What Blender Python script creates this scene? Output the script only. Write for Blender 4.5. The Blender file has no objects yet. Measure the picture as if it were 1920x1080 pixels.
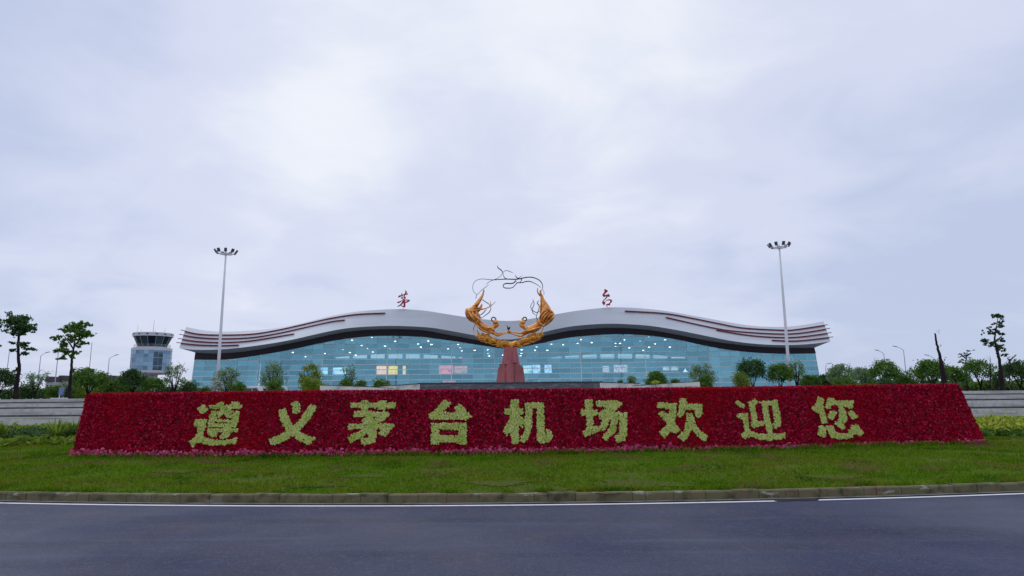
import bpy, math, random
import numpy as np
from mathutils import Vector, Matrix

scn = bpy.context.scene
COL = scn.collection
R = math.radians
rng = np.random.default_rng(7)
random.seed(7)

# ------------------------------------------------------------------ camera
F_PX, PITCH, ROLL, EYE = 1200.0, math.atan(200 / 1200.0), R(0.5), 1.8
f0 = np.array([0, math.cos(PITCH), math.sin(PITCH)])
u0 = np.array([0, -math.sin(PITCH), math.cos(PITCH)])
r0 = np.array([1.0, 0, 0])
RIGHT = math.cos(ROLL) * r0 - math.sin(ROLL) * u0
UP = math.sin(ROLL) * r0 + math.cos(ROLL) * u0
CAM = np.array([0, 0, EYE])
cam_d = bpy.data.cameras.new('camera')
cam = bpy.data.objects.new('camera', cam_d)
COL.objects.link(cam)
cam_d.sensor_width = 36.0
cam_d.lens = 36.0 * F_PX / 1920.0
cam_d.clip_start = 0.1
cam_d.clip_end = 9000
M = Matrix.Identity(4)
for i in range(3):
    M[i][0], M[i][1], M[i][2], M[i][3] = RIGHT[i], UP[i], -f0[i], CAM[i]
cam.matrix_world = M
scn.camera = cam

# ------------------------------------------------------------------ light
SUN_DIR = Vector((-0.28, 0.62, 0.80)).normalized()
scn.view_settings.view_transform = 'Standard'
scn.view_settings.look = 'None'
scn.view_settings.gamma = 1.0
scn.view_settings.use_curve_mapping = False
scn.view_settings.exposure = 0.0
sun_d = bpy.data.lights.new('sun', 'SUN')
sun_d.energy = 0.5
sun_d.angle = R(20)
sun_d.color = (1.0, 0.97, 0.92)
sun = bpy.data.objects.new('sun', sun_d)
COL.objects.link(sun)
sun.rotation_euler = SUN_DIR.to_track_quat('Z', 'Y').to_euler()

world = bpy.data.worlds.new("World")
scn.world = world
world.use_nodes = True
wn, wl = world.node_tree.nodes, world.node_tree.links
wn.clear()
def wnode(t, **kw):
    n = wn.new(t)
    for k, v in kw.items():
        setattr(n, k, v)
    return n
w_out = wnode('ShaderNodeOutputWorld')
w_bg = wnode('ShaderNodeBackground')
w_bg.inputs['Strength'].default_value = 0.1
w_sky = wnode('ShaderNodeTexSky', sky_type='NISHITA', sun_disc=False)
w_sky.sun_elevation = math.asin(SUN_DIR.z)
w_sky.sun_rotation = math.atan2(SUN_DIR.x, SUN_DIR.y)
tc = wnode('ShaderNodeTexCoord')
sep = wnode('ShaderNodeSeparateXYZ')
wl.new(tc.outputs['Generated'], sep.inputs[0])
def wmath(op, a, b=None, clamp=False):
    n = wnode('ShaderNodeMath', operation=op, use_clamp=clamp)
    for i, v in enumerate((a, b)):
        if v is None: continue
        if isinstance(v, (int, float)): n.inputs[i].default_value = v
        else: wl.new(v, n.inputs[i])
    return n.outputs[0]
zz = wmath('ADD', wmath('ABSOLUTE', sep.outputs[2]), 0.22)
cmb = wnode('ShaderNodeCombineXYZ')
wl.new(wmath('DIVIDE', sep.outputs[0], zz), cmb.inputs[0])
wl.new(wmath('DIVIDE', sep.outputs[1], zz), cmb.inputs[1])
def wnoise(scale, detail, rough, dist, off):
    mp = wnode('ShaderNodeMapping')
    mp.inputs['Location'].default_value = off
    wl.new(cmb.outputs[0], mp.inputs[0])
    n = wnode('ShaderNodeTexNoise')
    n.inputs['Scale'].default_value = scale
    n.inputs['Detail'].default_value = detail
    n.inputs['Roughness'].default_value = rough
    n.inputs['Distortion'].default_value = dist
    wl.new(mp.outputs[0], n.inputs['Vector'])
    return n.outputs[0]
n1 = wnoise(0.9, 4, 0.5, 0.3, (3.1, 1.7, 0))
n2 = wnoise(2.6, 5, 0.55, 0.4, (8.3, 4.1, 0))
def lobe(d, width, amt):
    d = Vector(d).normalized()
    vm = wnode('ShaderNodeVectorMath', operation='DOT_PRODUCT')
    wl.new(tc.outputs['Generated'], vm.inputs[0])
    vm.inputs[1].default_value = d
    mr = wnode('ShaderNodeMapRange', interpolation_type='SMOOTHSTEP')
    mr.inputs['From Min'].default_value = math.cos(R(width))
    mr.inputs['From Max'].default_value = 1.0
    mr.inputs['To Min'].default_value = 0
    mr.inputs['To Max'].default_value = amt
    wl.new(vm.outputs['Value'], mr.inputs['Value'])
    return mr.outputs[0]
def pdir(px, py):
    d = RIGHT * ((px - 960) / F_PX) + UP * ((540 - py) / F_PX) + f0
    return d
# thinner, brighter cloud overhead and thicker grey banks to the sides
tot = wmath('ADD', wmath('MULTIPLY', wmath('SUBTRACT', n1, 0.5), 0.8), wmath('MULTIPLY', wmath('SUBTRACT', n2, 0.5), 0.9))
tot = wmath('ADD', tot, 0.52)
low = wnode('ShaderNodeMapRange', interpolation_type='SMOOTHSTEP')
low.inputs['From Min'].default_value = 0.0; low.inputs['From Max'].default_value = 0.34
low.inputs['To Min'].default_value = -0.24; low.inputs['To Max'].default_value = 0.0
wl.new(sep.outputs[2], low.inputs['Value'])
tot = wmath('ADD', tot, low.outputs[0])
for d, wd, am in [(pdir(760, 20), 34, 0.38), (pdir(560, 190), 13, 0.04), (pdir(1300, 100), 22, 0.04), (pdir(1250, 330), 14, 0.0),
                  (pdir(-40, 20), 24, -0.50), (pdir(1960, 430), 26, -0.34), (pdir(300, 400), 12, 0.08), (pdir(870, 300), 13, -0.22), (pdir(1720, 130), 12, 0.08)]:
    tot = wmath('ADD', tot, lobe(d, wd, am))
ramp = wnode('ShaderNodeValToRGB')
ramp.color_ramp.interpolation = 'EASE'
e = ramp.color_ramp.elements
e[0].position, e[0].color = 0.0, (0.52, 0.59, 0.79, 1)
e[1].position, e[1].color = 1.0, (0.86, 0.89, 0.965, 1)
m1 = e.new(0.5); m1.color = (0.67, 0.715, 0.885, 1)
wl.new(tot, ramp.inputs[0])
sc10 = wnode('ShaderNodeVectorMath', operation='SCALE')
sc10.inputs['Scale'].default_value = 10.2
wl.new(ramp.outputs[0], sc10.inputs[0])
mx = wnode('ShaderNodeMix', data_type='RGBA')
mx.inputs['Factor'].default_value = 0.06
wl.new(sc10.outputs[0], mx.inputs[6])
wl.new(w_sky.outputs[0], mx.inputs[7])
wl.new(mx.outputs[2], w_bg.inputs['Color'])
wl.new(w_bg.outputs[0], w_out.inputs['Surface'])

# ------------------------------------------------------------------ survey helpers
def ray(px, py):
    return RIGHT * ((px - 960) / F_PX) + UP * ((540 - py) / F_PX) + f0
def atY(px, py, Y):
    d = ray(px, py)
    return CAM + d * (Y / d[1])
def atZ(px, py, z):
    d = ray(px, py)
    return CAM + d * ((z - EYE) / d[2])
def proj(P):
    d = np.asarray(P) - CAM
    w = d @ f0
    return np.stack([960 + F_PX * (d @ RIGHT) / w, 540 - F_PX * (d @ UP) / w], -1)
def inpoly(pts, poly):
    x, y = pts[:, 0], pts[:, 1]
    res = np.zeros(len(pts), bool)
    n = len(poly)
    j = n - 1
    for i in range(n):
        xi, yi = poly[i]; xj, yj = poly[j]
        c = ((yi > y) != (yj > y)) & (x < (xj - xi) * (y - yi) / ((yj - yi) if yj != yi else 1e-9) + xi)
        res ^= c
        j = i
    return res

# ------------------------------------------------------------------ materials
def mat(name, col, rough=0.7, metal=0.0, spec=0.5, var=None, island=None, bump=None, emit=None, transl=0.0, rvar=None):
    """var = [(scale, colour2, lo, hi, detail)], island = (dark colour, light colour) mixed at random per piece"""
    m = bpy.data.materials.new(name)
    m.use_nodes = True
    nt = m.node_tree; N = nt.nodes; L = nt.links
    b = N['Principled BSDF']
    b.inputs['Roughness'].default_value = rough
    b.inputs['Metallic'].default_value = metal
    b.inputs['Specular IOR Level'].default_value = spec
    tcn = N.new('ShaderNodeTexCoord')
    rgb = N.new('ShaderNodeRGB'); rgb.outputs[0].default_value = (*col, 1)
    cur = rgb.outputs[0]
    if island:
        g = N.new('ShaderNodeNewGeometry')
        cr = N.new('ShaderNodeValToRGB')
        els = cr.color_ramp.elements
        n = len(island)
        els[0].position, els[0].color = 0, (*island[0], 1)
        els[1].position, els[1].color = 1, (*island[-1], 1)
        for k in range(1, n - 1):
            x = els.new(k / (n - 1)); x.color = (*island[k], 1)
        L.new(g.outputs['Random Per Island'], cr.inputs[0])
        cur = cr.outputs[0]
    for (sc, c2, lo, hi, det) in (var or []):
        nz = N.new('ShaderNodeTexNoise')
        if isinstance(sc, tuple):
            mp = N.new('ShaderNodeMapping'); mp.inputs['Scale'].default_value = sc
            L.new(tcn.outputs['Object'], mp.inputs[0]); L.new(mp.outputs[0], nz.inputs['Vector'])
            nz.inputs['Scale'].default_value = 1
        else:
            L.new(tcn.outputs['Object'], nz.inputs['Vector'])
            nz.inputs['Scale'].default_value = sc
        nz.inputs['Detail'].default_value = det
        mr = N.new('ShaderNodeMapRange')
        mr.inputs['From Min'].default_value = lo; mr.inputs['From Max'].default_value = hi
        L.new(nz.outputs[0], mr.inputs['Value'])
        mi = N.new('ShaderNodeMix'); mi.data_type = 'RGBA'
        L.new(mr.outputs[0], mi.inputs['Factor'])
        L.new(cur, mi.inputs[6]); mi.inputs[7].default_value = (*c2, 1)
        cur = mi.outputs[2]
    L.new(cur, b.inputs['Base Color'])
    if rvar:
        sc, lo, hi = rvar
        nz = N.new('ShaderNodeTexNoise'); L.new(tcn.outputs['Object'], nz.inputs['Vector'])
        nz.inputs['Scale'].default_value = sc; nz.inputs['Detail'].default_value = 4
        mr = N.new('ShaderNodeMapRange')
        mr.inputs['From Min'].default_value = 0.35; mr.inputs['From Max'].default_value = 0.65
        mr.inputs['To Min'].default_value = lo; mr.inputs['To Max'].default_value = hi
        L.new(nz.outputs[0], mr.inputs['Value']); L.new(mr.outputs[0], b.inputs['Roughness'])
    if bump:
        sc, st, dist = bump
        nz = N.new('ShaderNodeTexNoise'); L.new(tcn.outputs['Object'], nz.inputs['Vector'])
        nz.inputs['Scale'].default_value = sc; nz.inputs['Detail'].default_value = 5
        bp = N.new('ShaderNodeBump'); bp.inputs['Strength'].default_value = st; bp.inputs['Distance'].default_value = dist
        L.new(nz.outputs[0], bp.inputs['Height']); L.new(bp.outputs[0], b.inputs['Normal'])
    if emit:
        c, s = emit
        b.inputs['Emission Color'].default_value = (*c, 1); b.inputs['Emission Strength'].default_value = s
    if transl:
        tr = N.new('ShaderNodeBsdfTranslucent'); L.new(cur, tr.inputs[0])
        ms = N.new('ShaderNodeMixShader'); ms.inputs[0].default_value = transl
        L.new(b.outputs[0], ms.inputs[1]); L.new(tr.outputs[0], ms.inputs[2])
        L.new(ms.outputs[0], N['Material Output'].inputs['Surface'])
    return m

def glass_mat(name, refl, trans, mix, rough=0.03, wob=0.0):
    m = bpy.data.materials.new(name); m.use_nodes = True
    nt = m.node_tree; N = nt.nodes; L = nt.links
    N.remove(N['Principled BSDF'])
    gl = N.new('ShaderNodeBsdfGlossy'); gl.inputs['Color'].default_value = (*refl, 1); gl.inputs['Roughness'].default_value = rough
    tr = N.new('ShaderNodeBsdfTransparent'); tr.inputs['Color'].default_value = (*trans, 1)
    ms = N.new('ShaderNodeMixShader')
    g = N.new('ShaderNodeNewGeometry')
    mr = N.new('ShaderNodeMapRange')
    mr.inputs['To Min'].default_value = mix - 0.10; mr.inputs['To Max'].default_value = mix + 0.08
    L.new(g.outputs['Random Per Island'], mr.inputs['Value']); L.new(mr.outputs[0], ms.inputs[0])
    L.new(tr.outputs[0], ms.inputs[1]); L.new(gl.outputs[0], ms.inputs[2])
    if wob:
        tcn = N.new('ShaderNodeTexCoord'); nz = N.new('ShaderNodeTexNoise'); nz.inputs['Scale'].default_value = 0.12
        nz.inputs['Detail'].default_value = 3
        L.new(tcn.outputs['Object'], nz.inputs['Vector'])
        bp = N.new('ShaderNodeBump'); bp.inputs['Strength'].default_value = 1.0; bp.inputs['Distance'].default_value = wob
        L.new(nz.outputs[0], bp.inputs['Height']); L.new(bp.outputs[0], gl.inputs['Normal'])
    L.new(ms.outputs[0], N['Material Output'].inputs['Surface'])
    return m

MT = dict(
    asphalt=mat('asphalt', (0.021, 0.031, 0.088), 0.5, spec=0.22, var=[(0.22, (0.035, 0.045, 0.108), 0.42, 0.66, 5), ((0.12, 1.6, 1), (0.012, 0.018, 0.056), 0.5, 0.68, 5), ((0.22, 2.6, 1), (0.050, 0.060, 0.125), 0.55, 0.70, 5), (0.9, (0.038, 0.033, 0.074), 0.5, 0.7, 4), (9, (0.055, 0.060, 0.10), 0.52, 0.70, 6), (30, (0.085, 0.09, 0.13), 0.54, 0.74, 3), (42, (0.006, 0.008, 0.022), 0.52, 0.68, 3)],
                bump=(70, 0.6, 0.014), rvar=(0.35, 0.42, 0.68)),
    line=mat('road_paint', (0.78, 0.78, 0.78), 0.6, var=[(5, (0.55, 0.55, 0.56), 0.55, 0.75, 5)]),
    patch=mat('wet_patch', (0.012, 0.013, 0.018), 0.35),
    gutter=mat('gutter_concrete', (0.20, 0.20, 0.18), 0.8, var=[(3, (0.09, 0.09, 0.08), 0.45, 0.65, 5)]),
    kerb=mat('kerb_stone', (0.1, 0.1, 0.09), 0.85, island=[(0.135, 0.122, 0.058), (0.155, 0.135, 0.066), (0.165, 0.138, 0.07), (0.14, 0.13, 0.064), (0.15, 0.135, 0.07), (0.21, 0.195, 0.13)],
             var=[(5, (0.06, 0.058, 0.022), 0.47, 0.68, 6), ((2.5, 2.5, 8), (0.36, 0.345, 0.29), 0.62, 0.70, 6), (2.2, (0.17, 0.11, 0.07), 0.56, 0.70, 5)], bump=(30, 0.4, 0.02)),
    soil=mat('lawn_ground', (0.085, 0.145, 0.008), 0.95, spec=0.05, var=[(0.5, (0.105, 0.135, 0.020), 0.45, 0.62, 5), (1.1, (0.12, 0.105, 0.045), 0.60, 0.74, 6), (5, (0.05, 0.10, 0.010), 0.48, 0.7, 5)], bump=(25, 0.6, 0.05)),
    drysoil=mat('dry_soil', (0.095, 0.105, 0.022), 0.95, spec=0.05, var=[(6, (0.17, 0.135, 0.07), 0.54, 0.7, 6), (2.5, (0.085, 0.125, 0.018), 0.44, 0.58, 6), (22, (0.06, 0.07, 0.02), 0.5, 0.7, 4)]),
    grass=mat('grass_blades', (0.09, 0.16, 0.02), 0.8, island=[(0.08, 0.19, 0.004), (0.115, 0.25, 0.006), (0.145, 0.255, 0.009), (0.20, 0.28, 0.02)],
              var=[(0.5, (0.17, 0.215, 0.012), 0.47, 0.62, 4), (1.3, (0.055, 0.14, 0.003), 0.50, 0.68, 5), (0.9, (0.22, 0.16, 0.06), 0.57, 0.68, 6)], transl=0.3, spec=0.06),
    terrain=mat('terrain', (0.09, 0.11, 0.05), 0.95, var=[(0.02, (0.14, 0.13, 0.09), 0.45, 0.6, 4)]),
    paving=mat('plaza_paving', (0.14, 0.14, 0.14), 0.95, spec=0.05, var=[(0.5, (0.18, 0.18, 0.18), 0.45, 0.6, 5)]),
    concrete=mat('pale_concrete', (0.60, 0.59, 0.56), 0.8, var=[((0.35, 0.35, 5), (0.36, 0.36, 0.34), 0.48, 0.66, 5), (3.5, (0.42, 0.41, 0.38), 0.5, 0.7, 5)]),
    tread=mat('wet_tread_groove_shade', (0.07, 0.075, 0.07), 0.7, var=[(2, (0.13, 0.13, 0.115), 0.5, 0.65, 5)]),  # dark treads, and the painted shadow lines between the steps
    whitewall=mat('cream_render', (0.76, 0.73, 0.67), 0.8, var=[(1.2, (0.45, 0.44, 0.41), 0.52, 0.72, 5)]),
    cap=mat('black_coping', (0.03, 0.03, 0.035), 0.5),
    slate=mat('slate_stone', (0.11, 0.115, 0.13), 0.6, var=[((1.2, 1, 5), (0.22, 0.22, 0.24), 0.5, 0.66, 6), ((3, 3, 9), (0.05, 0.05, 0.06), 0.55, 0.7, 4)], bump=(6, 0.6, 0.1)),
    red_fl=mat('red_flowers', (0.3, 0.01, 0.02), 0.65, island=[(0.15, 0.0004, 0.010), (0.26, 0.0005, 0.016), (0.36, 0.0008, 0.025), (0.44, 0.001, 0.034), (0.52, 0.004, 0.05), (0.58, 0.05, 0.10)],
               var=[(0.35, (0.46, 0.001, 0.008), 0.5, 0.78, 4)], transl=0.15, spec=0.04),
    yel_fl=mat('lime_flowers', (0.4, 0.5, 0.1), 0.65, island=[(0.50, 0.58, 0.13), (0.58, 0.66, 0.18), (0.64, 0.70, 0.23), (0.72, 0.74, 0.36)], var=[(4, (0.44, 0.56, 0.10), 0.5, 0.75, 3)], transl=0.15, spec=0.1),
    pink_fl=mat('pink_flowers', (0.5, 0.1, 0.2), 0.65, island=[(0.42, 0.035, 0.11), (0.62, 0.07, 0.20), (0.75, 0.15, 0.30)], transl=0.15, spec=0.2),
    wallback=mat('planted_backing', (0.06, 0.004, 0.008), 0.9),
    roofwhite=mat('white_cladding', (0.58, 0.62, 0.655), 0.45, var=[((0.05, 0.3, 0.3), (0.52, 0.56, 0.595), 0.5, 0.7, 4)]),
    soffit=mat('grey_soffit', (0.62, 0.66, 0.70), 0.6),
    roofgrey=mat('roof_sheet', (0.4, 0.42, 0.44), 0.5),
    dark=mat('dark_band', (0.048, 0.038, 0.052), 0.5, var=[((0.3, 0.3, 0.1), (0.05, 0.04, 0.05), 0.5, 0.6, 2)]),
    fin=mat('red_fin', (0.62, 0.05, 0.075), 0.5),
    finlip=mat('maroon_lip', (0.17, 0.016, 0.040), 0.5),
    glass=glass_mat('facade_glass', (0.25, 0.585, 0.69), (0.66, 0.92, 0.95), 0.58, 0.02, 0.012),
    mull=mat('mullion_metal', (0.78, 0.90, 0.93), 0.4),
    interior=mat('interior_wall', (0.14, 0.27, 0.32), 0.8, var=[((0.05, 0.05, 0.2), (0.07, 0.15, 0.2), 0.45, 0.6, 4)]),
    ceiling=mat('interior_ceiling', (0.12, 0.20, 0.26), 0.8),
    added_panel=mat('added_pale_panel', (0.62, 0.70, 0.74), 0.8),  # pale surface added to lighten the glass at both wings
    lampglow=mat('ceiling_lamp', (1, 1, 1), 0.5, emit=((1.0, 0.95, 0.88), 5.5)),
    coneglow=mat('cone_glow', (.8, .85, .9), 0.5, emit=((0.8, 0.92, 1.0), 1.6)),
    sign=mat('red_letter', (0.44, 0.014, 0.04), 0.45),
    steel=mat('galvanised_steel', (0.80, 0.80, 0.84), 0.5),
    lampdark=mat('lamp_housing', (0.075, 0.085, 0.105), 0.5),
    polegrey=mat('painted_pole', (0.38, 0.42, 0.48), 0.5),
    gold=mat('gilded_bronze', (0.90, 0.40, 0.10), 0.36, metal=0.65, var=[(1.6, (0.48, 0.15, 0.03), 0.47, 0.66, 5), (4, (0.98, 0.56, 0.22), 0.55, 0.72, 4)], bump=(6, 0.7, 0.1)),
    goldcloud=mat('gilded_cloud', (0.92, 0.45, 0.075), 0.38, metal=0.6, var=[(3, (0.52, 0.20, 0.03), 0.45, 0.65, 5)], bump=(7, 0.5, 0.06)),
    bronze=mat('dark_bronze', (0.045, 0.032, 0.030), 0.45, metal=0.4),
    granite=mat('red_granite', (0.40, 0.095, 0.10), 0.5, var=[((0.9, 0.9, 0.45), (0.28, 0.062, 0.068), 0.45, 0.6, 4), (14, (0.30, 0.13, 0.12), 0.6, 0.8, 3)], bump=(4, 0.5, 0.08)),
    bark=mat('bark', (0.024, 0.017, 0.020), 0.95, spec=0.1, var=[((6, 6, 1.5), (0.05, 0.038, 0.036), 0.5, 0.7, 4)]),
    stake=mat('timber_stake', (0.08, 0.06, 0.045), 0.9, var=[((4, 4, 1), (0.05, 0.04, 0.03), 0.5, 0.7, 3)]),
    white=mat('white_paint', (0.75, 0.76, 0.78), 0.35),
    carwhite=mat('car_paint_white', (0.72, 0.72, 0.73), 0.25),
    carviolet=mat('car_paint_violet', (0.30, 0.18, 0.42), 0.25),
    cargrey=mat('car_paint_grey', (0.30, 0.31, 0.33), 0.25),
    winglass=mat('vehicle_glass', (0.03, 0.05, 0.06), 0.08),
    rubber=mat('rubber', (0.02, 0.02, 0.02), 0.8),
    red_lamp=mat('tail_lamp', (0.4, 0.02, 0.02), 0.3),
    bluepanel=mat('blue_panel', (0.10, 0.15, 0.30), 0.4),
    towerwhite=mat('tower_cladding', (0.62, 0.63, 0.66), 0.5),
    towerglass=mat('tower_glass', (0.16, 0.26, 0.40), 0.06, metal=0.75, island=[(0.14, 0.24, 0.34), (0.20, 0.32, 0.42), (0.26, 0.40, 0.50), (0.07, 0.13, 0.20)]),
    cabglass=mat('cab_glass', (0.015, 0.03, 0.04), 0.06, spec=0.3, island=[(0.01, 0.02, 0.03), (0.02, 0.04, 0.05), (0.05, 0.09, 0.11)]),
    houseroof=mat('house_roof', (0.075, 0.06, 0.075), 0.8),
    housewall=mat('house_wall', (0.50, 0.50, 0.50), 0.8),
    edging=mat('bed_edging', (0.52, 0.52, 0.49), 0.8, var=[(2, (0.2, 0.22, 0.15), 0.5, 0.65, 5)]),
)
LEAF = dict(
    green=[(0.046, 0.112, 0.016), (0.086, 0.191, 0.029), (0.132, 0.264, 0.042), (0.211, 0.356, 0.066)],
    dark=[(0.026, 0.073, 0.024), (0.046, 0.116, 0.034), (0.079, 0.165, 0.045), (0.125, 0.224, 0.066)],
    lime=[(0.099, 0.172, 0.016), (0.172, 0.264, 0.024), (0.238, 0.330, 0.033), (0.330, 0.409, 0.053)],
    grey=[(0.092, 0.185, 0.079), (0.158, 0.264, 0.112), (0.238, 0.356, 0.158), (0.343, 0.449, 0.238)],
    pale=[(0.185, 0.264, 0.185), (0.343, 0.422, 0.343), (0.594, 0.660, 0.594), (0.700, 0.700, 0.700)],
    yellow=[(0.172, 0.251, 0.026), (0.317, 0.409, 0.040), (0.502, 0.554, 0.066), (0.686, 0.686, 0.119)],
)
LM = {k: mat('leaf_' + k, v[1], 0.6, island=v, transl=0.4, spec=0.2, var=[(1.6, v[0], 0.54, 0.74, 3)]) for k, v in LEAF.items()}

# ------------------------------------------------------------------ object helpers
def wloc(o):
    v = Vector((0, 0, 0))
    while o is not None:
        v += o.location; o = o.parent
    return v
class MB:
    def __init__(self):
        self.v, self.f, self.n = [], [], 0
    def add(self, V, Fc):
        V = np.asarray(V, float).reshape(-1, 3)
        self.v.append(V)
        o = self.n
        self.f.extend([tuple(int(i) + o for i in q) for q in Fc])
        self.n += len(V)
        return self
    def box(self, c, s, rz=0.0):
        x, y, z = [k / 2 for k in s]
        P = np.array([(-x, -y, -z), (x, -y, -z), (x, y, -z), (-x, y, -z), (-x, -y, z), (x, -y, z), (x, y, z), (-x, y, z)])
        if rz:
            ca, sa = math.cos(rz), math.sin(rz)
            P = P @ np.array([[ca, sa, 0], [-sa, ca, 0], [0, 0, 1]])
        return self.add(P + np.asarray(c), [(0, 3, 2, 1), (4, 5, 6, 7), (0, 1, 5, 4), (1, 2, 6, 5), (2, 3, 7, 6), (3, 0, 4, 7)])
    def box8(self, P):
        return self.add(P, [(0, 3, 2, 1), (4, 5, 6, 7), (0, 1, 5, 4), (1, 2, 6, 5), (2, 3, 7, 6), (3, 0, 4, 7)])
    def tube(self, pts, rad, n=8, flat=1.0, axis=None):
        pts = np.asarray(pts, float)
        m = len(pts)
        rad = np.full(m, rad) if np.isscalar(rad) else np.asarray(rad, float)
        t = np.gradient(pts, axis=0)
        t /= np.linalg.norm(t, axis=1)[:, None] + 1e-9
        ref = np.array(axis if axis is not None else ((0, 1, 0) if abs(t[0][1]) < 0.8 else (1, 0, 0)), float)
        V = []
        for i in range(m):
            a = ref - t[i] * np.dot(ref, t[i]); a /= np.linalg.norm(a) + 1e-9
            b = np.cross(t[i], a)
            for k in range(n):
                an = 2 * math.pi * k / n
                V.append(pts[i] + rad[i] * (math.cos(an) * a + flat * math.sin(an) * b))
        Fc = [(i * n + k, i * n + (k + 1) % n, (i + 1) * n + (k + 1) % n, (i + 1) * n + k) for i in range(m - 1) for k in range(n)]
        Fc += [tuple(range(n))[::-1], tuple((m - 1) * n + k for k in range(n))]
        return self.add(V, Fc)
    def lathe(self, prof, c, n=32, a0=0.0, a1=2 * math.pi, caps=False):
        full = abs(a1 - a0 - 2 * math.pi) < 1e-6
        k = n if full else n + 1
        V = []
        for r, z in prof:
            for i in range(k):
                a = a0 + (a1 - a0) * i / n
                V.append((c[0] + r * math.cos(a), c[1] + r * math.sin(a), c[2] + z))
        Fc = []
        for j in range(len(prof) - 1):
            for i in range(n):
                i2 = (i + 1) % k
                Fc.append((j * k + i, j * k + i2, (j + 1) * k + i2, (j + 1) * k + i))
        if caps:
            Fc.append(tuple(range(k))[::-1]); Fc.append(tuple((len(prof) - 1) * k + i for i in range(k)))
        return self.add(V, Fc)
    def grid(self, G):
        G = np.asarray(G); a, b = G.shape[:2]
        return self.add(G.reshape(-1, 3), [(i * b + j, i * b + j + 1, (i + 1) * b + j + 1, (i + 1) * b + j) for i in range(a - 1) for j in range(b - 1)])
    def build(self, name, m, parent=None, smooth=False, local=False):
        V = np.concatenate(self.v) if self.v else np.zeros((0, 3))
        me = bpy.data.meshes.new(name)
        o = bpy.data.objects.new(name, me)
        if parent is not None:
            o.parent = parent
            if not local:
                V = V - np.array(wloc(parent))
        me.from_pydata(V.tolist(), [], self.f)
        me.materials.append(m)
        if smooth:
            me.polygons.foreach_set('use_smooth', [True] * len(me.polygons))
        me.update()
        COL.objects.link(o)
        return o
def raw(name, V, Fc, m, parent=None, local=False, smooth=False):
    b = MB(); b.v = [np.asarray(V, float).reshape(-1, 3)]; b.f = Fc.tolist() if hasattr(Fc, 'tolist') else Fc
    return b.build(name, m, parent, smooth, local)
def tag(o, label=None, cat=None, group=None, kind=None):
    if label: o['label'] = label
    if cat: o['category'] = cat
    if group: o['group'] = group
    if kind: o['kind'] = kind
    return o
def empty(name, loc, label, cat, group=None):
    o = bpy.data.objects.new(name, None)
    COL.objects.link(o)
    o.location = Vector([float(x) for x in loc])
    o.empty_display_size = 0.5
    return tag(o, label, cat, group)
def copy_tree(o, parent=None):
    c = o.copy(); COL.objects.link(c)
    if parent is not None: c.parent = parent
    for ch in list(o.children):
        copy_tree(ch, c)
    return c
def catmull(P, k=8):
    P = np.asarray(P, float)
    Q = np.vstack([2 * P[0] - P[1], P, 2 * P[-1] - P[-2]])
    out = []
    for i in range(1, len(Q) - 2):
        for t in np.linspace(0, 1, k, endpoint=False):
            a, b, c, d = Q[i - 1], Q[i], Q[i + 1], Q[i + 2]
            out.append(0.5 * (2 * b + (c - a) * t + (2 * a - 5 * b + 4 * c - d) * t * t + (3 * b - a - 3 * c + d) * t ** 3))
    out.append(P[-1])
    return np.array(out)
def skin(name, nodes, edges, m, parent, sub=1):
    """one continuous surface grown round a joint graph; nodes = (x, y, z, radius), node 0 the pelvis"""
    me = bpy.data.meshes.new(name + '_joints')
    off = np.array(wloc(parent))
    me.from_pydata([tuple(np.array(n[:3]) - off) for n in nodes], edges, [])
    o = bpy.data.objects.new(name + '_joints', me); COL.objects.link(o)
    o.modifiers.new('skin', 'SKIN'); s = o.modifiers.new('sub', 'SUBSURF'); s.levels = sub; s.render_levels = sub
    for i, n in enumerate(nodes):
        sv = me.skin_vertices[0].data[i]; sv.radius = (n[3], n[3]); sv.use_root = (i == 0)
    dg = bpy.context.evaluated_depsgraph_get(); dg.update()
    nm = bpy.data.meshes.new_from_object(o.evaluated_get(dg))
    bpy.data.objects.remove(o); bpy.data.meshes.remove(me)
    nm.materials.clear(); nm.materials.append(m)
    nm.polygons.foreach_set('use_smooth', [True] * len(nm.polygons))
    ob = bpy.data.objects.new(name, nm); COL.objects.link(ob); ob.parent = parent
    return ob
def leaves(P, size, seed=0, aspect=0.55):
    g = np.random.default_rng(seed)
    n = len(P)
    a = g.normal(size=(n, 3)); a /= np.linalg.norm(a, axis=1)[:, None]
    b = g.normal(size=(n, 3)); b -= a * (a * b).sum(1)[:, None]; b /= np.linalg.norm(b, axis=1)[:, None]
    s = (size * g.uniform(0.6, 1.35, n))[:, None]
    V = np.stack([P - a * s, P + b * s * aspect, P + a * s, P - b * s * aspect], 1).reshape(-1, 3)
    return V, np.arange(4 * n).reshape(-1, 4)

# ------------------------------------------------------------------ ground, road, kerb
PLAZA = 1.76
linepx = [(0, 943.5), (400, 947.5), (800, 950), (1100, 948), (1452, 938.5), (1527, 936), (1920, 927)]
lp = np.array([atZ(x, y, 0.0) for x, y in linepx])
cf = np.polyfit(lp[:, 0], lp[:, 1], 2)
def line_y(x):
    x = np.asarray(x, float); xc = np.clip(x, -16, 16)
    sl = np.polyval(np.polyder(cf), xc)
    return np.polyval(cf, xc) + (x - xc) * sl
def kerb_y(x): return line_y(x) + 0.27
KH = 0.145
g = MB(); g.grid(np.array([[(x, y, -0.02) for x in np.linspace(-5000, 5000, 11)] for y in (-3000, -500, 0, 60, 400, 2000, 7000)]))
tag(g.build('ground', MT['terrain']), 'flat dull green land reaching to the horizon', 'ground', kind='structure')
xs = np.linspace(-70, 70, 141)
g = MB(); g.grid(np.array([[(x, -60 + (kerb_y(x) - 0.02 + 60) * t, 0.0) for x in xs] for t in np.linspace(0, 1, 12)]))
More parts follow.
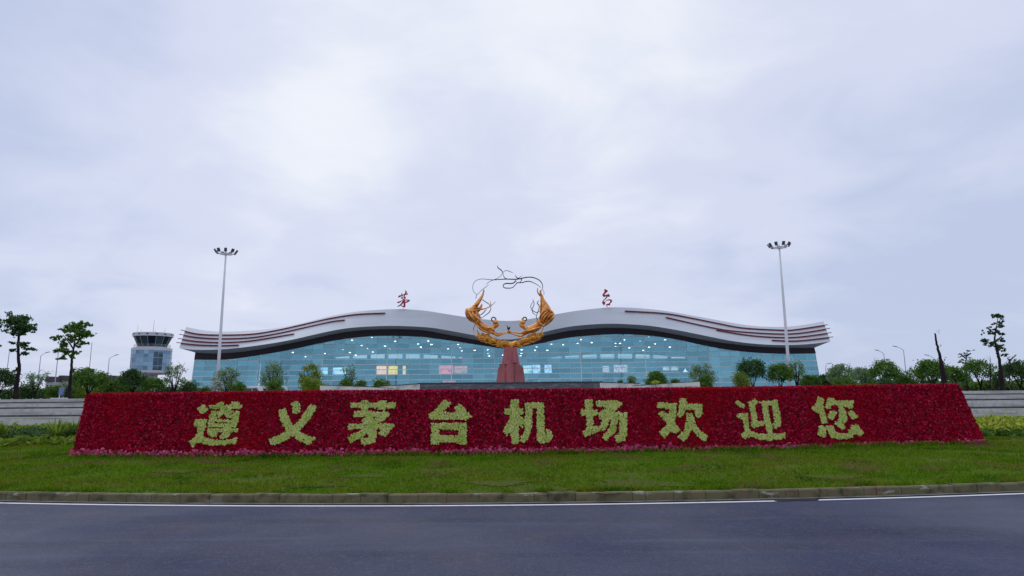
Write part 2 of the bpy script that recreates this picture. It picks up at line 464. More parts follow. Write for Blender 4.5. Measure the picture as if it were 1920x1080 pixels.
tag(g.build('road', MT['asphalt']), 'dark bluish wet asphalt road curving past the lawn', 'road', kind='structure')
def strip(x0, x1, o0, o1, z, n=60):
    q = np.linspace(x0, x1, n)
    b = MB(); b.grid(np.array([[(x, line_y(x) + o, z) for x in q] for o in (o0, o1)]))
    return b
xa = atZ(1452, 938.5, 0)[0]; xb = atZ(1527, 936, 0)[0]
b = strip(-45, xa, -0.045, 0.055, 0.004, 120)
b2 = strip(xb, 45, -0.045, 0.055, 0.004, 90)
b.add(np.concatenate(b2.v), b2.f)
tag(b.build('road_marking', MT['line']), 'white edge line along the kerb with one short gap', 'road marking', kind='structure')
tag(strip(xa - 0.02, xb + 0.03, -0.02, 0.24, 0.008, 12).build('road_patch', MT['patch']), 'dark wet patch on the road in the gap of the white line', 'road', kind='structure')
tag(strip(-45, 45, 0.13, 0.262, 0.012, 160).build('gutter', MT['gutter']), 'thin pale gutter strip at the foot of the kerb', 'gutter', kind='structure')
kb = MB()
x = -34.0
while x < 34:
    w = 0.47 * rng.choice([.5, .85, 1, 1, 1, 1.05, 1.15]) * rng.uniform(0.95, 1.05)
    xc = x + w / 2
    y = float(kerb_y(xc)); sl = float(kerb_y(xc + .1) - kerb_y(xc - .1)) / 0.2
    a = math.atan(sl); dz = rng.normal(0, 0.004); dy = rng.normal(0, 0.004)
    hw, d, h, c = w / 2 - 0.0035, 0.13, KH + dz, 0.02
    prof = [(0, 0), (0, h - c), (c, h), (d, h), (d, 0)]
    V = []
    for sx in (-hw, hw):
        for (py, pz) in prof:
            V.append((xc + sx * math.cos(a) - (py + dy) * math.sin(a), y + sx * math.sin(a) + (py + dy) * math.cos(a), pz + rng.normal(0, 0.002)))
    kb.add(V, [(i, i + 5, (i + 1) % 5 + 5, (i + 1) % 5) for i in range(5)] + [(0, 1, 2, 3, 4), (9, 8, 7, 6, 5)])
    x += w
tag(kb.build('kerb', MT['kerb']), 'mossy grey kerb of short stone blocks between road and lawn', 'kerb', kind='structure')

def lawn_z(x, y):
    t = np.clip((y - kerb_y(x)) / 7.0, 0, 1)
    return KH - 0.02 + 0.21 * t + 0.02 * np.sin(x * 0.9 + y) * t
xs = np.linspace(-40, 40, 121)
g = MB(); g.grid(np.array([[(x, (yy := kerb_y(x) + 0.12 + (40 - kerb_y(x)) * t), float(lawn_z(x, yy))) for x in xs] for t in np.linspace(0, 1, 36)]))
tag(g.build('lawn', MT['soil'], smooth=True), 'green lawn with dry brown patches between kerb and flower wall', 'lawn', kind='structure')

# ------------------------------------------------------------------ flower wall
basepx = [(130, 854), (480, 852), (960, 849), (1400, 842), (1845, 829)]
ZB = 0.33
bp = np.array([atZ(x, y, ZB) for x, y in basepx])
wc = np.polyfit(bp[:, 0], bp[:, 1], 2)
XL0, XR0 = bp[0][0], bp[-1][0]
LEAN, THICK = 0.55, 0.45
def base_pt(s):
    x = XL0 + (XR0 - XL0) * s
    return np.stack([x, np.polyval(wc, x), np.full_like(x, ZB)], -1)
topy = lambda s: np.interp(s, [0, .25, .5, .75, 1], [740.5, 735.5, 732.5, 728, 722])
tl = atY(163, 740, base_pt(np.array([0.0]))[0][1] + LEAN); tr_ = atY(1797, 722, base_pt(np.array([1.0]))[0][1] + LEAN)
def top_pt(s):
    x = tl[0] + (tr_[0] - tl[0]) * s
    xb_ = XL0 + (XR0 - XL0) * s
    y = np.polyval(wc, xb_) + LEAN
    px = 163 + (1797 - 163) * s
    z = np.array([atY(a, b, c)[2] for a, b, c in zip(np.atleast_1d(px), np.atleast_1d(topy(s)), np.atleast_1d(y))])
    return np.stack([x, y, z], -1)
fw = empty('flower_wall', (0, float(base_pt(np.array([.5]))[0][1]), ZB), 'long low wall planted with crimson flowers and nine yellow-green Chinese characters on the lawn', 'flower wall')
S = np.linspace(0, 1, 80)
Bp, Tp = base_pt(S), top_pt(S)
back = np.array([0, THICK, 0])
Bb = Bp + np.array([0, LEAN + THICK + 0.4, 0]); Tb = Tp + back
b = MB()
b.grid(np.array([Bp, Tp, Tb, Bb]))
k = len(S)
b.add([Bp[0], Tp[0], Tb[0], Bb[0]], [(0, 1, 2, 3)]); b.add([Bp[-1], Tp[-1], Tb[-1], Bb[-1]], [(3, 2, 1, 0)])
b.build('backing', MT['wallback'], fw)

def florets(P, Nrm, r, h, seed, n=5):
    """little ragged flower heads: a tilted ring of petal tips round a raised centre"""
    gg = np.random.default_rng(seed)
    m = len(P)
    Nn = Nrm + gg.normal(0, 0.35, (m, 3)); Nn /= np.linalg.norm(Nn, axis=1)[:, None]
    a = np.cross(Nn, gg.normal(size=(m, 3))); a /= np.linalg.norm(a, axis=1)[:, None]
    c = np.cross(Nn, a)
    rr = r * gg.uniform(0.7, 1.25, (m, 1))
    V = [P + Nn * (h * gg.uniform(0.6, 1.5, (m, 1)))]
    for i in range(n):
        an = 2 * math.pi * i / n
        V.append(P + rr * gg.uniform(0.65, 1.25, (m, 1)) * (math.cos(an) * a + math.sin(an) * c) - Nn * 0.012)
    V = np.stack(V, 1).reshape(-1, 3)
    base = (np.arange(m) * (n + 1))[:, None, None]
    tri = np.array([(0, 1 + i, 1 + (i + 1) % n) for i in range(n)])[None]
    return V, (base + tri).reshape(-1, 3)
# flower positions: rows up the sloping face, over the top and round both ends
sp = 0.043
W = XR0 - XL0; H = float(np.linalg.norm(top_pt(np.array([.5]))[0] - base_pt(np.array([.5]))[0]))
ns, nt = int(W / sp), int(H / (sp * 0.92))
ss, tt = np.meshgrid((np.arange(ns) + .5) / ns, (np.arange(nt) + .5) / nt)
ss = ss + (np.arange(nt)[:, None] % 2) * 0.5 / ns
ss = np.clip(ss.ravel() + rng.normal(0, 0.22, ss.size) / ns, 0, 1); tt = np.clip(tt.ravel() + rng.normal(0, 0.13, tt.size) / nt, 0, 1)
bpt, tpt = base_pt(ss), top_pt(ss)
FP = bpt * (1 - tt[:, None]) + tpt * tt[:, None]
nf = np.array([0, -H, LEAN]); nf = nf / np.linalg.norm(nf)
FN = np.tile(nf, (len(FP), 1))
pix = proj(FP)
O = {1: (340, 740), 3: (630, 740), 5: (920, 735), 7: (1210, 730), 9: (1370, 730)}
def zpoly(o, pts): return [(o[0] + x / 6.4, o[1] + y / 6.4) for x, y in pts]
CH = [
 ('遵', O[1], [[(200,170),(275,115),(330,185),(260,240)],
   [(165,298),(312,298),(300,385),(290,430),(265,500),(330,530),(400,545),(560,545),(685,515),(650,590),(560,600),(380,610),(290,600),(240,575),(190,580),(140,640),(105,560),(180,505),(215,450),(200,440),(195,385),(150,370)],
   [(345,140),(425,130),(425,105),(510,88),(515,125),(580,125),(620,90),(700,85),(700,125),(735,130),(725,165),(600,178),(345,178)],
   [(365,204),(705,204),(685,330),(655,390),(325,390),(345,250)], [(470,175),(600,175),(600,206),(470,206)],
   [(322,412),(690,412),(685,450),(322,450)], [(520,388),(610,388),(610,414),(520,414)],
   [(320,448),(450,448),(430,500),(385,518),(340,490)], [(510,448),(620,448),(580,510),(490,540),(465,510)]],
  [[(400,272),(440,230),(450,262)], [(455,292),(512,228),(570,292)], [(580,236),(630,230),(630,256),(585,258)], [(400,303),(400,280),(625,280),(620,303)], [(400,332),(605,332),(595,356),(398,356)], [(520,178),(548,178),(548,197),(520,197)]]),
 ('义', O[1], [[(1168,190),(1250,165),(1300,290),(1345,380),(1430,450),(1500,490),(1615,525),(1530,610),(1430,560),(1330,490),(1250,420),(1195,300)],
   [(1545,125),(1635,145),(1560,280),(1430,430),(1340,500),(1200,580),(1090,610),(1048,545),(1180,490),(1290,430),(1400,330),(1490,210)],
   [(1320,105),(1405,75),(1445,205),(1360,240)]], []),
 ('茅', O[3], [[(180,100),(720,105),(710,165),(170,160)], [(305,70),(400,70),(385,210),(300,210)], [(510,75),(605,75),(595,190),(500,185)],
   [(225,205),(610,205),(650,235),(630,270),(520,340),(440,345),(330,340),(300,315),(400,265),(215,265)],
   [(160,350),(690,350),(705,375),(590,505),(515,475),(560,415),(490,415),(485,520),(460,580),(350,610),(310,590),(300,530),(390,525),(390,470),(300,520),(180,580),(140,515),(300,430),(330,410),(150,420)],
   [(330,330),(530,330),(500,360),(330,360)]], [[(410,266),(485,270),(465,292)]]),
 ('台', O[3], [[(1300,65),(1390,105),(1280,210),(1430,220),(1450,190),(1420,160),(1480,115),(1520,140),(1630,265),(1550,320),(1535,298),(1140,308),(1115,240),(1200,180)],
   [(1145,348),(1570,348),(1565,605),(1470,605),(1450,575),(1240,575),(1235,605),(1140,600)]], [[(1235,422),(1475,422),(1465,493),(1235,493)]]),
 ('机', O[5], [[(245,100),(335,95),(335,195),(395,200),(390,270),(340,265),(410,350),(380,435),(340,400),(335,620),(250,635),(240,490),(185,525),(150,465),(220,350),(235,280),(165,275),(160,200),(240,195)],
   [(415,130),(640,125),(645,440),(650,530),(665,525),(670,440),(730,490),(735,560),(690,610),(595,615),(560,580),(550,200),(500,195),(495,420),(450,570),(400,610),(345,585),(400,470),(415,300)]], []),
 ('场', O[5], [[(1130,95),(1220,95),(1220,210),(1280,215),(1275,280),(1225,290),(1230,410),(1310,405),(1320,460),(1130,545),(1095,480),(1150,440),(1150,290),(1085,290),(1080,215),(1135,215)],
   [(1265,105),(1520,105),(1580,140),(1470,245),(1635,255),(1635,520),(1600,590),(1520,605),(1475,535),(1535,520),(1555,340),(1525,335),(1500,470),(1390,590),(1330,545),(1425,440),(1450,325),(1430,330),(1390,430),(1340,475),(1300,420),(1350,320),(1305,325),(1290,260),(1400,185),(1275,180)]], []),
 ('欢', O[7], [[(145,165),(370,165),(365,330),(345,400),(415,490),(355,545),(305,500),(230,590),(160,520),(260,420),(150,290),(210,260),(280,310),(290,235),(145,230)],
   [(405,115),(485,115),(490,180),(680,185),(680,300),(635,345),(590,310),(590,245),(480,245),(430,355),(375,320),(405,240)],
   [(490,285),(560,285),(590,400),(640,490),(750,560),(710,630),(610,550),(555,480),(490,600),(450,625),(385,580),(470,480),(490,380)]], []),
 ('迎', O[7], [[(1065,170),(1100,135),(1200,195),(1165,230)],
   [(1095,290),(1220,290),(1230,420),(1255,500),(1350,535),(1480,545),(1670,525),(1670,590),(1480,620),(1340,600),(1250,560),(1190,605),(1130,545),(1190,510),(1165,360),(1095,345)],
   [(1235,165),(1310,115),(1350,155),(1310,190),(1325,300),(1340,385),(1430,390),(1420,430),(1290,470),(1260,430),(1275,360),(1250,240)],
   [(1350,155),(1575,130),(1620,360),(1625,430),(1560,480),(1520,440),(1525,545),(1465,545),(1430,400),(1395,190)]], [[(1465,200),(1510,195),(1550,410),(1495,410)]]),
 ('您', O[9], [[(1040,95),(1110,115),(1100,200),(1130,310),(1160,410),(1085,415),(1060,290),(1015,280),(965,235),(1030,160)],
   [(1160,105),(1235,112),(1245,140),(1470,140),(1450,235),(1340,205),(1375,270),(1395,380),(1330,410),(1375,465),(1335,490),(1240,415),(1290,360),(1300,290),(1280,190),(1210,190),(1180,240),(1125,220)],
   [(1190,265),(1275,270),(1215,375),(1155,335)], [(1395,285),(1440,250),(1530,335),(1460,365)], [(1060,435),(1140,450),(1135,580),(1030,550)],
   [(1140,435),(1225,440),(1245,510),(1290,530),(1420,530),(1400,490),(1440,480),(1440,440),(1505,420),(1590,530),(1535,565),(1480,530),(1450,590),(1330,600),(1200,590),(1170,530)]], []),
]
taken = np.zeros(len(FP), bool)
# the characters are planted more finely than the red ground
sp2 = 0.027
ns2, nt2 = int(W / sp2), int(H / (sp2 * 1.15))
s2, t2 = np.meshgrid((np.arange(ns2) + .5) / ns2, (np.arange(nt2) + .5) / nt2)
s2 = np.clip(s2.ravel() + rng.normal(0, 0.3, s2.size) / ns2, 0, 1); t2 = np.clip(t2.ravel() + rng.normal(0, 0.08, t2.size) / nt2, 0, 1)
cp = base_pt(s2) * (1 - t2[:, None]) + top_pt(s2) * t2[:, None]
cpx = proj(cp)
def inchar(px_, o, pos, neg):
    r_ = np.zeros(len(px_), bool)
    for p in pos: r_ |= inpoly(px_, zpoly(o, p))
    for p in neg: r_ &= ~inpoly(px_, zpoly(o, p))
    return r_
for i, (chn, o, pos, neg) in enumerate(CH):
    sel = inchar(cpx, o, pos, neg)
    taken |= inchar(pix, o, pos, neg)
    V, Fc = florets(cp[sel] + nf * 0.042, np.tile(nf + [0, 0, .25], (sel.sum(), 1)), 0.0275, 0.013, 100 + i)
    c_ob = raw('character', V, Fc, MT['yel_fl'], fw)
    c_ob['label'] = 'yellow-green flower character ' + chn
edge = np.array([0.02, 0.06])
# pink begonias along the foot
foot_h = np.where(ss < .63, 0.105, 0.06) + 0.035 * np.sin(ss * 61) * np.sin(ss * 17 + 1) + 0.02 * np.sin(ss * 143)
pinkm = (tt * H < foot_h) & (~taken)
redm = ~pinkm & ~taken
Pt, Nt = [FP[redm]], [FN[redm]]
m = int(W / sp) * 10
s_ = rng.uniform(0, 1, m); q = rng.uniform(0, 1, m)
Pt.append(top_pt(s_) + back * q[:, None] + np.array([0, 0, 0.01])); Nt.append(np.tile([0, -.2, 1.0], (m, 1)))
for side, nx in ((0.0, -1.0), (1.0, 1.0)):
    m = 1000
    q, t_ = rng.uniform(0, 1, m), rng.uniform(0, 1, m)
    e0 = base_pt(np.full(m, side)); e1 = top_pt(np.full(m, side))
    Pt.append((e0 + np.outer(q, [0, LEAN + THICK + .4, 0])) * (1 - t_[:, None]) + (e1 + np.outer(q, back)) * t_[:, None]); Nt.append(np.tile([nx, -.2, .3], (m, 1)))
Pt, Nt = np.concatenate(Pt), np.concatenate(Nt)
V, Fc = florets(Pt, Nt, 0.033, 0.045, 5)
tag(raw('red_flowers', V, Fc, MT['red_fl'], fw), kind='stuff')
PP = FP[pinkm]
PP = PP[rng.uniform(0, 1, len(PP)) > .25] + np.array([0, -0.06, 0])
V, Fc = florets(PP + rng.normal(0, 0.02, PP.shape), np.tile([0, -.8, .6], (len(PP), 1)), 0.045, 0.05, 6)
tag(raw('pink_flowers', V, Fc, MT['pink_fl'], fw), kind='stuff')

# ------------------------------------------------------------------ grass
def blades(P, h, w, seed):
    gg = np.random.default_rng(seed); n = len(P)
    an = gg.uniform(0, 2 * math.pi, n)
    d = np.stack([np.cos(an), np.sin(an), np.zeros(n)], -1) * (w * gg.uniform(.6, 1.4, n))[:, None]
    le = np.stack([gg.normal(0, .5, n), gg.normal(0, .5, n), np.ones(n)], -1) * (h * gg.uniform(.5, 1.5, n))[:, None]
    V = np.stack([P - d, P + d, P + le], 1).reshape(-1, 3)
    return V, np.arange(3 * n).reshape(-1, 3)
n = 130000
gx = rng.uniform(-18.5, 18.5, n)
gt = rng.uniform(0, 1, n) ** 1.1
ky = kerb_y(gx)
wy = np.polyval(wc, np.clip(gx, XL0, XR0))
gy = ky + 0.14 + gt * (wy + 3.2 - ky)
inside = (gy > wy + 0.25) & (gx > XL0) & (gx < XR0)
gx, gy = gx[~inside], gy[~inside]
# thin, worn spots
wear = np.sin(gx * 1.3 + 2 * np.sin(gy * 1.1)) * np.sin(gy * 1.7 + gx * .4)
keep = rng.uniform(0, 1, len(gx)) > np.clip((wear - 0.45) * 1.6, 0, 0.85)
spots = [(atZ(x, y, .26), r_) for x, y, r_ in ((885, 913, .7), (935, 896, .4), (1195, 897, .6), (690, 886, .35), (1010, 906, .35), (1140, 912, .4), (610, 900, .25), (1560, 885, .4), (330, 880, .35))]
for p_, r_ in spots:
    dd_ = np.hypot((gx - p_[0]) / (1.5 * r_), (gy - p_[1]) / (.75 * r_)) + rng.normal(0, .22, len(gx))
    keep &= (dd_ > 1) | (rng.uniform(0, 1, len(gx)) < .30 + .5 * np.clip(dd_ - .45, 0, 1))
gx, gy = gx[keep], gy[keep]
gz = lawn_z(gx, gy)
b = MB()
for p_, r_ in spots:
    an = np.linspace(0, 2 * math.pi, 27)[:-1]
    rr_ = r_ * (1 + .22 * np.sin(3 * an + p_[0]) + .15 * np.sin(7 * an + 2 * p_[1]) + rng.normal(0, .06, 26))
    X_, Y_ = p_[0] + 1.5 * rr_ * np.cos(an), np.maximum(p_[1] + .75 * rr_ * np.sin(an), kerb_y(p_[0] + 1.5 * rr_ * np.cos(an)) + .14)
    V_ = [(p_[0], p_[1], float(lawn_z(p_[0], p_[1])) + .012)] + [(x, y, float(lawn_z(x, y)) + .012) for x, y in zip(X_, Y_)]
    b.add(V_, [(0, 1 + i, 1 + (i + 1) % 26) for i in range(26)])
tag(b.build('bare_soil', MT['drysoil']), 'dry brown bare spots in the grass near the kerb', 'soil', kind='structure')
V1, F1 = blades(np.stack([gx, gy, gz], -1), 0.05, 0.013, 11)
# taller weeds at the wall foot and on the kerb line
n2 = 5200
wx = np.concatenate([rng.uniform(XL0, XR0, n2 // 2), (rng.choice([-6.2, -2.6, 1.0, 1.4, 5.6, 6.2, 7.8, 9.0, 10.2, 11.5], n2 - n2 // 2) + rng.normal(0, .22, n2 - n2 // 2))])
wyy = np.polyval(wc, np.clip(wx, XL0, XR0)) - np.abs(rng.normal(0.10, 0.07, n2))
V2, F2 = blades(np.stack([wx, wyy, lawn_z(wx, wyy)], -1), 0.115, 0.016, 12)
n3 = 2600
cx = rng.choice(rng.uniform(-13, 13, 60), n3) + rng.normal(0, .13, n3)
cy = np.interp(cx, np.sort(cx), kerb_y(np.sort(cx))) + 0.16 + np.abs(rng.normal(0, .14, n3)) + rng.choice([0, 0, 1.2, 2.8, 4.1], n3) * 0
V3, F3 = blades(np.stack([cx, cy, lawn_z(cx, cy)], -1), 0.09, 0.014, 13)
V = np.concatenate([V1, V2, V3]); Fc = np.concatenate([F1, F2 + len(V1), F3 + len(V1) + len(V2)])
tag(raw('grass', V, Fc, MT['grass']), 'short green grass with yellowish worn spots on the lawn', 'grass', kind='stuff')

# ------------------------------------------------------------------ terraces and plaza
g = MB(); g.box((0, 46.2 + 200, PLAZA / 2), (620, 400, PLAZA))
tag(g.build('plaza', MT['paving']), 'raised grey plaza in front of the airport terminal', 'plaza', kind='structure')
tiers = [(37.0, 0.05, 0.76), (40.0, 0.05, 1.19), (43.0, 0.05, 1.52), (45.6, 0.05, 1.785)]
def terrace(x0, x1, label):
    t = empty('stepped_terrace', ((x0 + x1) / 2, 37, 0), label, 'terrace')
    for i, (y, z0, z1) in enumerate(tiers):
        y1 = tiers[i + 1][0] if i < 3 else 46.19
        r_ = MB()
        n = int((x1 - x0) / 2.4)
        for k in range(n):
            a, c = x0 + (x1 - x0) * k / n, x0 + (x1 - x0) * (k + 1) / n
            r_.box(((a + c) / 2, y + 0.2, (z0 + z1) / 2), (c - a - 0.012, 0.4, z1 - z0))
        ro = r_.build('riser', MT['concrete'], t)
        if i:
            q_ = MB(); q_.box(((x0 + x1) / 2, y - 0.03, tiers[i - 1][2] + 0.02), (x1 - x0, 0.052, 0.095)); q_.build('groove_shade', MT['tread'], ro)  # dark strip painting the shadow line at the foot of the riser
        b_ = MB(); b_.box(((x0 + x1) / 2, (y + 0.4 + y1) / 2, (z0 + z1 - 0.03) / 2), (x1 - x0, y1 - y - 0.4 - 0.002, z1 - 0.03 - z0))
        b_.build('tread', MT['tread'], ro)
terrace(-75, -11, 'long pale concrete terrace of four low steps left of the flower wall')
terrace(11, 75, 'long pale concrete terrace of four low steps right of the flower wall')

# centre walls of the sculpture court
def wallpoly(name, px_pts, Y, th, m, label, cap=None):
    """a wall whose top follows the surveyed points, down to the plaza"""
    t = empty(name, atY(px_pts[0][0], 735, Y), label, 'wall')
    tops = [atY(x, y, Y) for x, y in px_pts]
    b_ = MB()
    lo = [np.array([p[0], Y, PLAZA - 0.3]) for p in tops]
    d = np.array([0, th, 0])
    b_.grid(np.array([lo, tops, [p + d for p in tops], [p + d for p in lo]]))
    b_.add([lo[0], tops[0], tops[0] + d, lo[0] + d], [(0, 1, 2, 3)]); b_.add([lo[-1], tops[-1], tops[-1] + d, lo[-1] + d], [(3, 2, 1, 0)])
    b_.build('wall_face', m, t)
    if cap:
        c_ = MB()
        e_ = np.array([0, -0.03, 0]); zc = np.array([0, 0, cap])
        T0 = [p + e_ + np.array([0, 0, .002]) for p in tops]; T1 = [p + zc for p in T0]
        c_.grid(np.array([T0, T1, [p + d - 2 * e_ for p in T1], [p + d - 2 * e_ for p in T0], T0]))
        c_.build('coping', MT['cap'], t)
    return t
wallpoly('stone_wall', [(787, 720.5), (900, 719.5), (1010, 718.5), (1125, 717.5)], 50.0, 0.5, MT['slate'], 'dark grey slate wall with black coping below the golden sculpture', 0.07)
wallpoly('parapet_wall', [(712, 725), (750, 722.5), (786, 720)], 49.0, 0.35, MT['whitewall'], 'short cream wall with black coping joining the slate wall on its left', 0.05)
wallpoly('parapet_wall', [(1126, 717.5), (1160, 718.3), (1200, 719.5)], 49.0, 0.35, MT['whitewall'], 'short cream wall with black coping joining the slate wall on its right', 0.05)
wallpoly('parapet_wall', [(600, 722.5), (650, 724), (700, 726), (736, 728.5)], 48.0, 0.35, MT['whitewall'], 'long cream ramp wall sloping down to the right, beside the yellow-green tree', 0.03)
wallpoly('parapet_wall', [(1187, 724), (1220, 721.5), (1260, 718.5), (1312, 715.5)], 48.0, 0.35, MT['whitewall'], 'long cream ramp wall rising to the right, behind the small topiary tree', 0.03)
for pts, lab in (([(592, 734), (612, 731), (640, 730.2), (680, 731), (720, 732)], 'low curved grey planter kerb left of the sculpture court'),
                 ([(1198, 729), (1240, 726), (1280, 723.5), (1305, 723.5), (1325, 727)], 'low curved grey planter kerb right of the sculpture court')):
    P = catmull([atY(x, y, 47.2 - 0.2 * math.sin(i)) for i, (x, y) in enumerate(pts)], 5)
    b_ = MB()
    lo = P.copy(); lo[:, 2] = PLAZA - .2
    d = np.array([0, .3, 0])
    b_.grid(np.array([lo, P, P + d, lo + d]))
    b_.add([lo[0], P[0], P[0] + d, lo[0] + d], [(0, 1, 2, 3)]); b_.add([lo[-1], P[-1], P[-1] + d, lo[-1] + d], [(3, 2, 1, 0)])
    tag(b_.build('planter_kerb', MT['concrete']), lab, 'planter')
# platform carrying the sculpture
SY = 56.0
ptop = atY(957, 717.5, SY)
g = MB(); g.box((ptop[0], SY + 1.5, (PLAZA + ptop[2]) / 2), (15, 10, ptop[2] - PLAZA - 0.01))
tag(g.build('sculpture_platform', MT['slate']), 'raised dark stone platform under the red granite pedestal', 'platform')

# ------------------------------------------------------------------ sculpture
sc = empty('sculpture', ptop, 'golden sculpture of two flying figures under looping ribbons on a red granite pedestal', 'sculpture')
def S6(zx, zy, dy=0.0): return atY(850 + zx / 4.32, 480 + zy / 4.32, SY + dy)
U = SY / F_PX / 4.32 * 1.03
# pedestal: flared lower block, shoulders, tapering upper shaft with proud facets
def shaft(levels, dy0):
    b_ = MB(); rings = []
    for zy, xl, xr, dep in levels:
        a, c = S6(xl, zy), S6(xr, zy); z = a[2]
        w = c[0] - a[0]; ch = 0.10 * w
        rings.append([(a[0] + ch, SY - dep, z), (c[0] - ch, SY - dep, z), (c[0], SY - dep + ch, z), (c[0], SY + dep - ch, z), (c[0] - ch, SY + dep, z), (a[0] + ch, SY + dep, z), (a[0], SY + dep - ch, z), (a[0], SY - dep + ch, z)])
    V = np.array(rings).reshape(-1, 3); n = len(rings)
    Fc = [(i * 8 + k, i * 8 + (k + 1) % 8, (i + 1) * 8 + (k + 1) % 8, (i + 1) * 8 + k) for i in range(n - 1) for k in range(8)]
    Fc += [tuple(range(8))[::-1], tuple((n - 1) * 8 + k for k in range(8))]
    b_.add(V, Fc)
    return b_
ped = shaft([(1035, 350, 580, 1.25), (1000, 353, 577, 1.2), (905, 365, 565, 1.08)], 0).build('pedestal', MT['granite'], sc)
shaft([(904, 383, 543, .95), (850, 398, 531, .80), (780, 408, 516, .62), (741, 412, 511, .55)], 0).build('upper_block', MT['granite'], ped)
fb = MB()
for (x0, x1, y0, y1, d0, d1) in [(372, 420, 1030, 880, 1.36, 1.1), (430, 490, 1032, 850, 1.38, .95), (500, 556, 1030, 890, 1.36, 1.12), (410, 440, 880, 800, 1.03, .78), (478, 512, 870, 770, 1.02, .70)]:
    a, c, e_, f_ = S6(x0, y0), S6(x1, y0), S6(x0 + 4, y1), S6(x1 - 4, y1)
    fb.box8([(a[0], SY - d0, a[2]), (c[0], SY - d0, a[2]), (c[0], SY - .4, a[2]), (a[0], SY - .4, a[2]), (e_[0], SY - d1, e_[2]), (f_[0], SY - d1, e_[2]), (f_[0], SY - .3, e_[2]), (e_[0], SY - .3, e_[2])])
fb.build('facet_slabs', MT['granite'], ped)
# cloud crescent
def PXY(x, y, dy=0.0): return atY(x, y, SY + dy)
KM = SY / F_PX * 1.03
cl = MB()
c9 = [(-40, 120, 14), (-10, 190, 40), (55, 218, 74), (160, 246, 76), (290, 305, 62), (430, 345, 66), (550, 360, 66), (670, 340, 68), (800, 300, 66), (930, 240, 76), (1050, 203, 68), (1120, 165, 30), (1150, 120, 12)]
C = catmull([np.append(PXY(900 + x / 9.82, 610 + y / 9.82), r_ / 9.82 * KM) for x, y, r_ in c9], 6)
Rd = C[:, 3] * (1 + 0.10 * np.sin(np.arange(len(C)) * 1.25))
cl.tube(C[:, :3], Rd, 14, flat=0.8)
gg = random.Random(3)
for i in range(5, len(C) - 5, 2):
    for kk in range(2):
        p = C[i, :3] + np.array([gg.uniform(-.1, .1), -Rd[i] * 0.74, gg.uniform(-.55, .55) * Rd[i]])
        r1 = Rd[i] * gg.uniform(0.3, .55); sg_ = gg.choice((-1, 1))
        sp_ = [p + np.array([sg_ * math.cos(t) * r1 * (1 - t / 11), -0.03 - t * 0.006, math.sin(t) * r1 * (1 - t / 11)]) for t in np.linspace(0, 8.5, 22)]
        cl.tube(sp_, 0.045, 6)
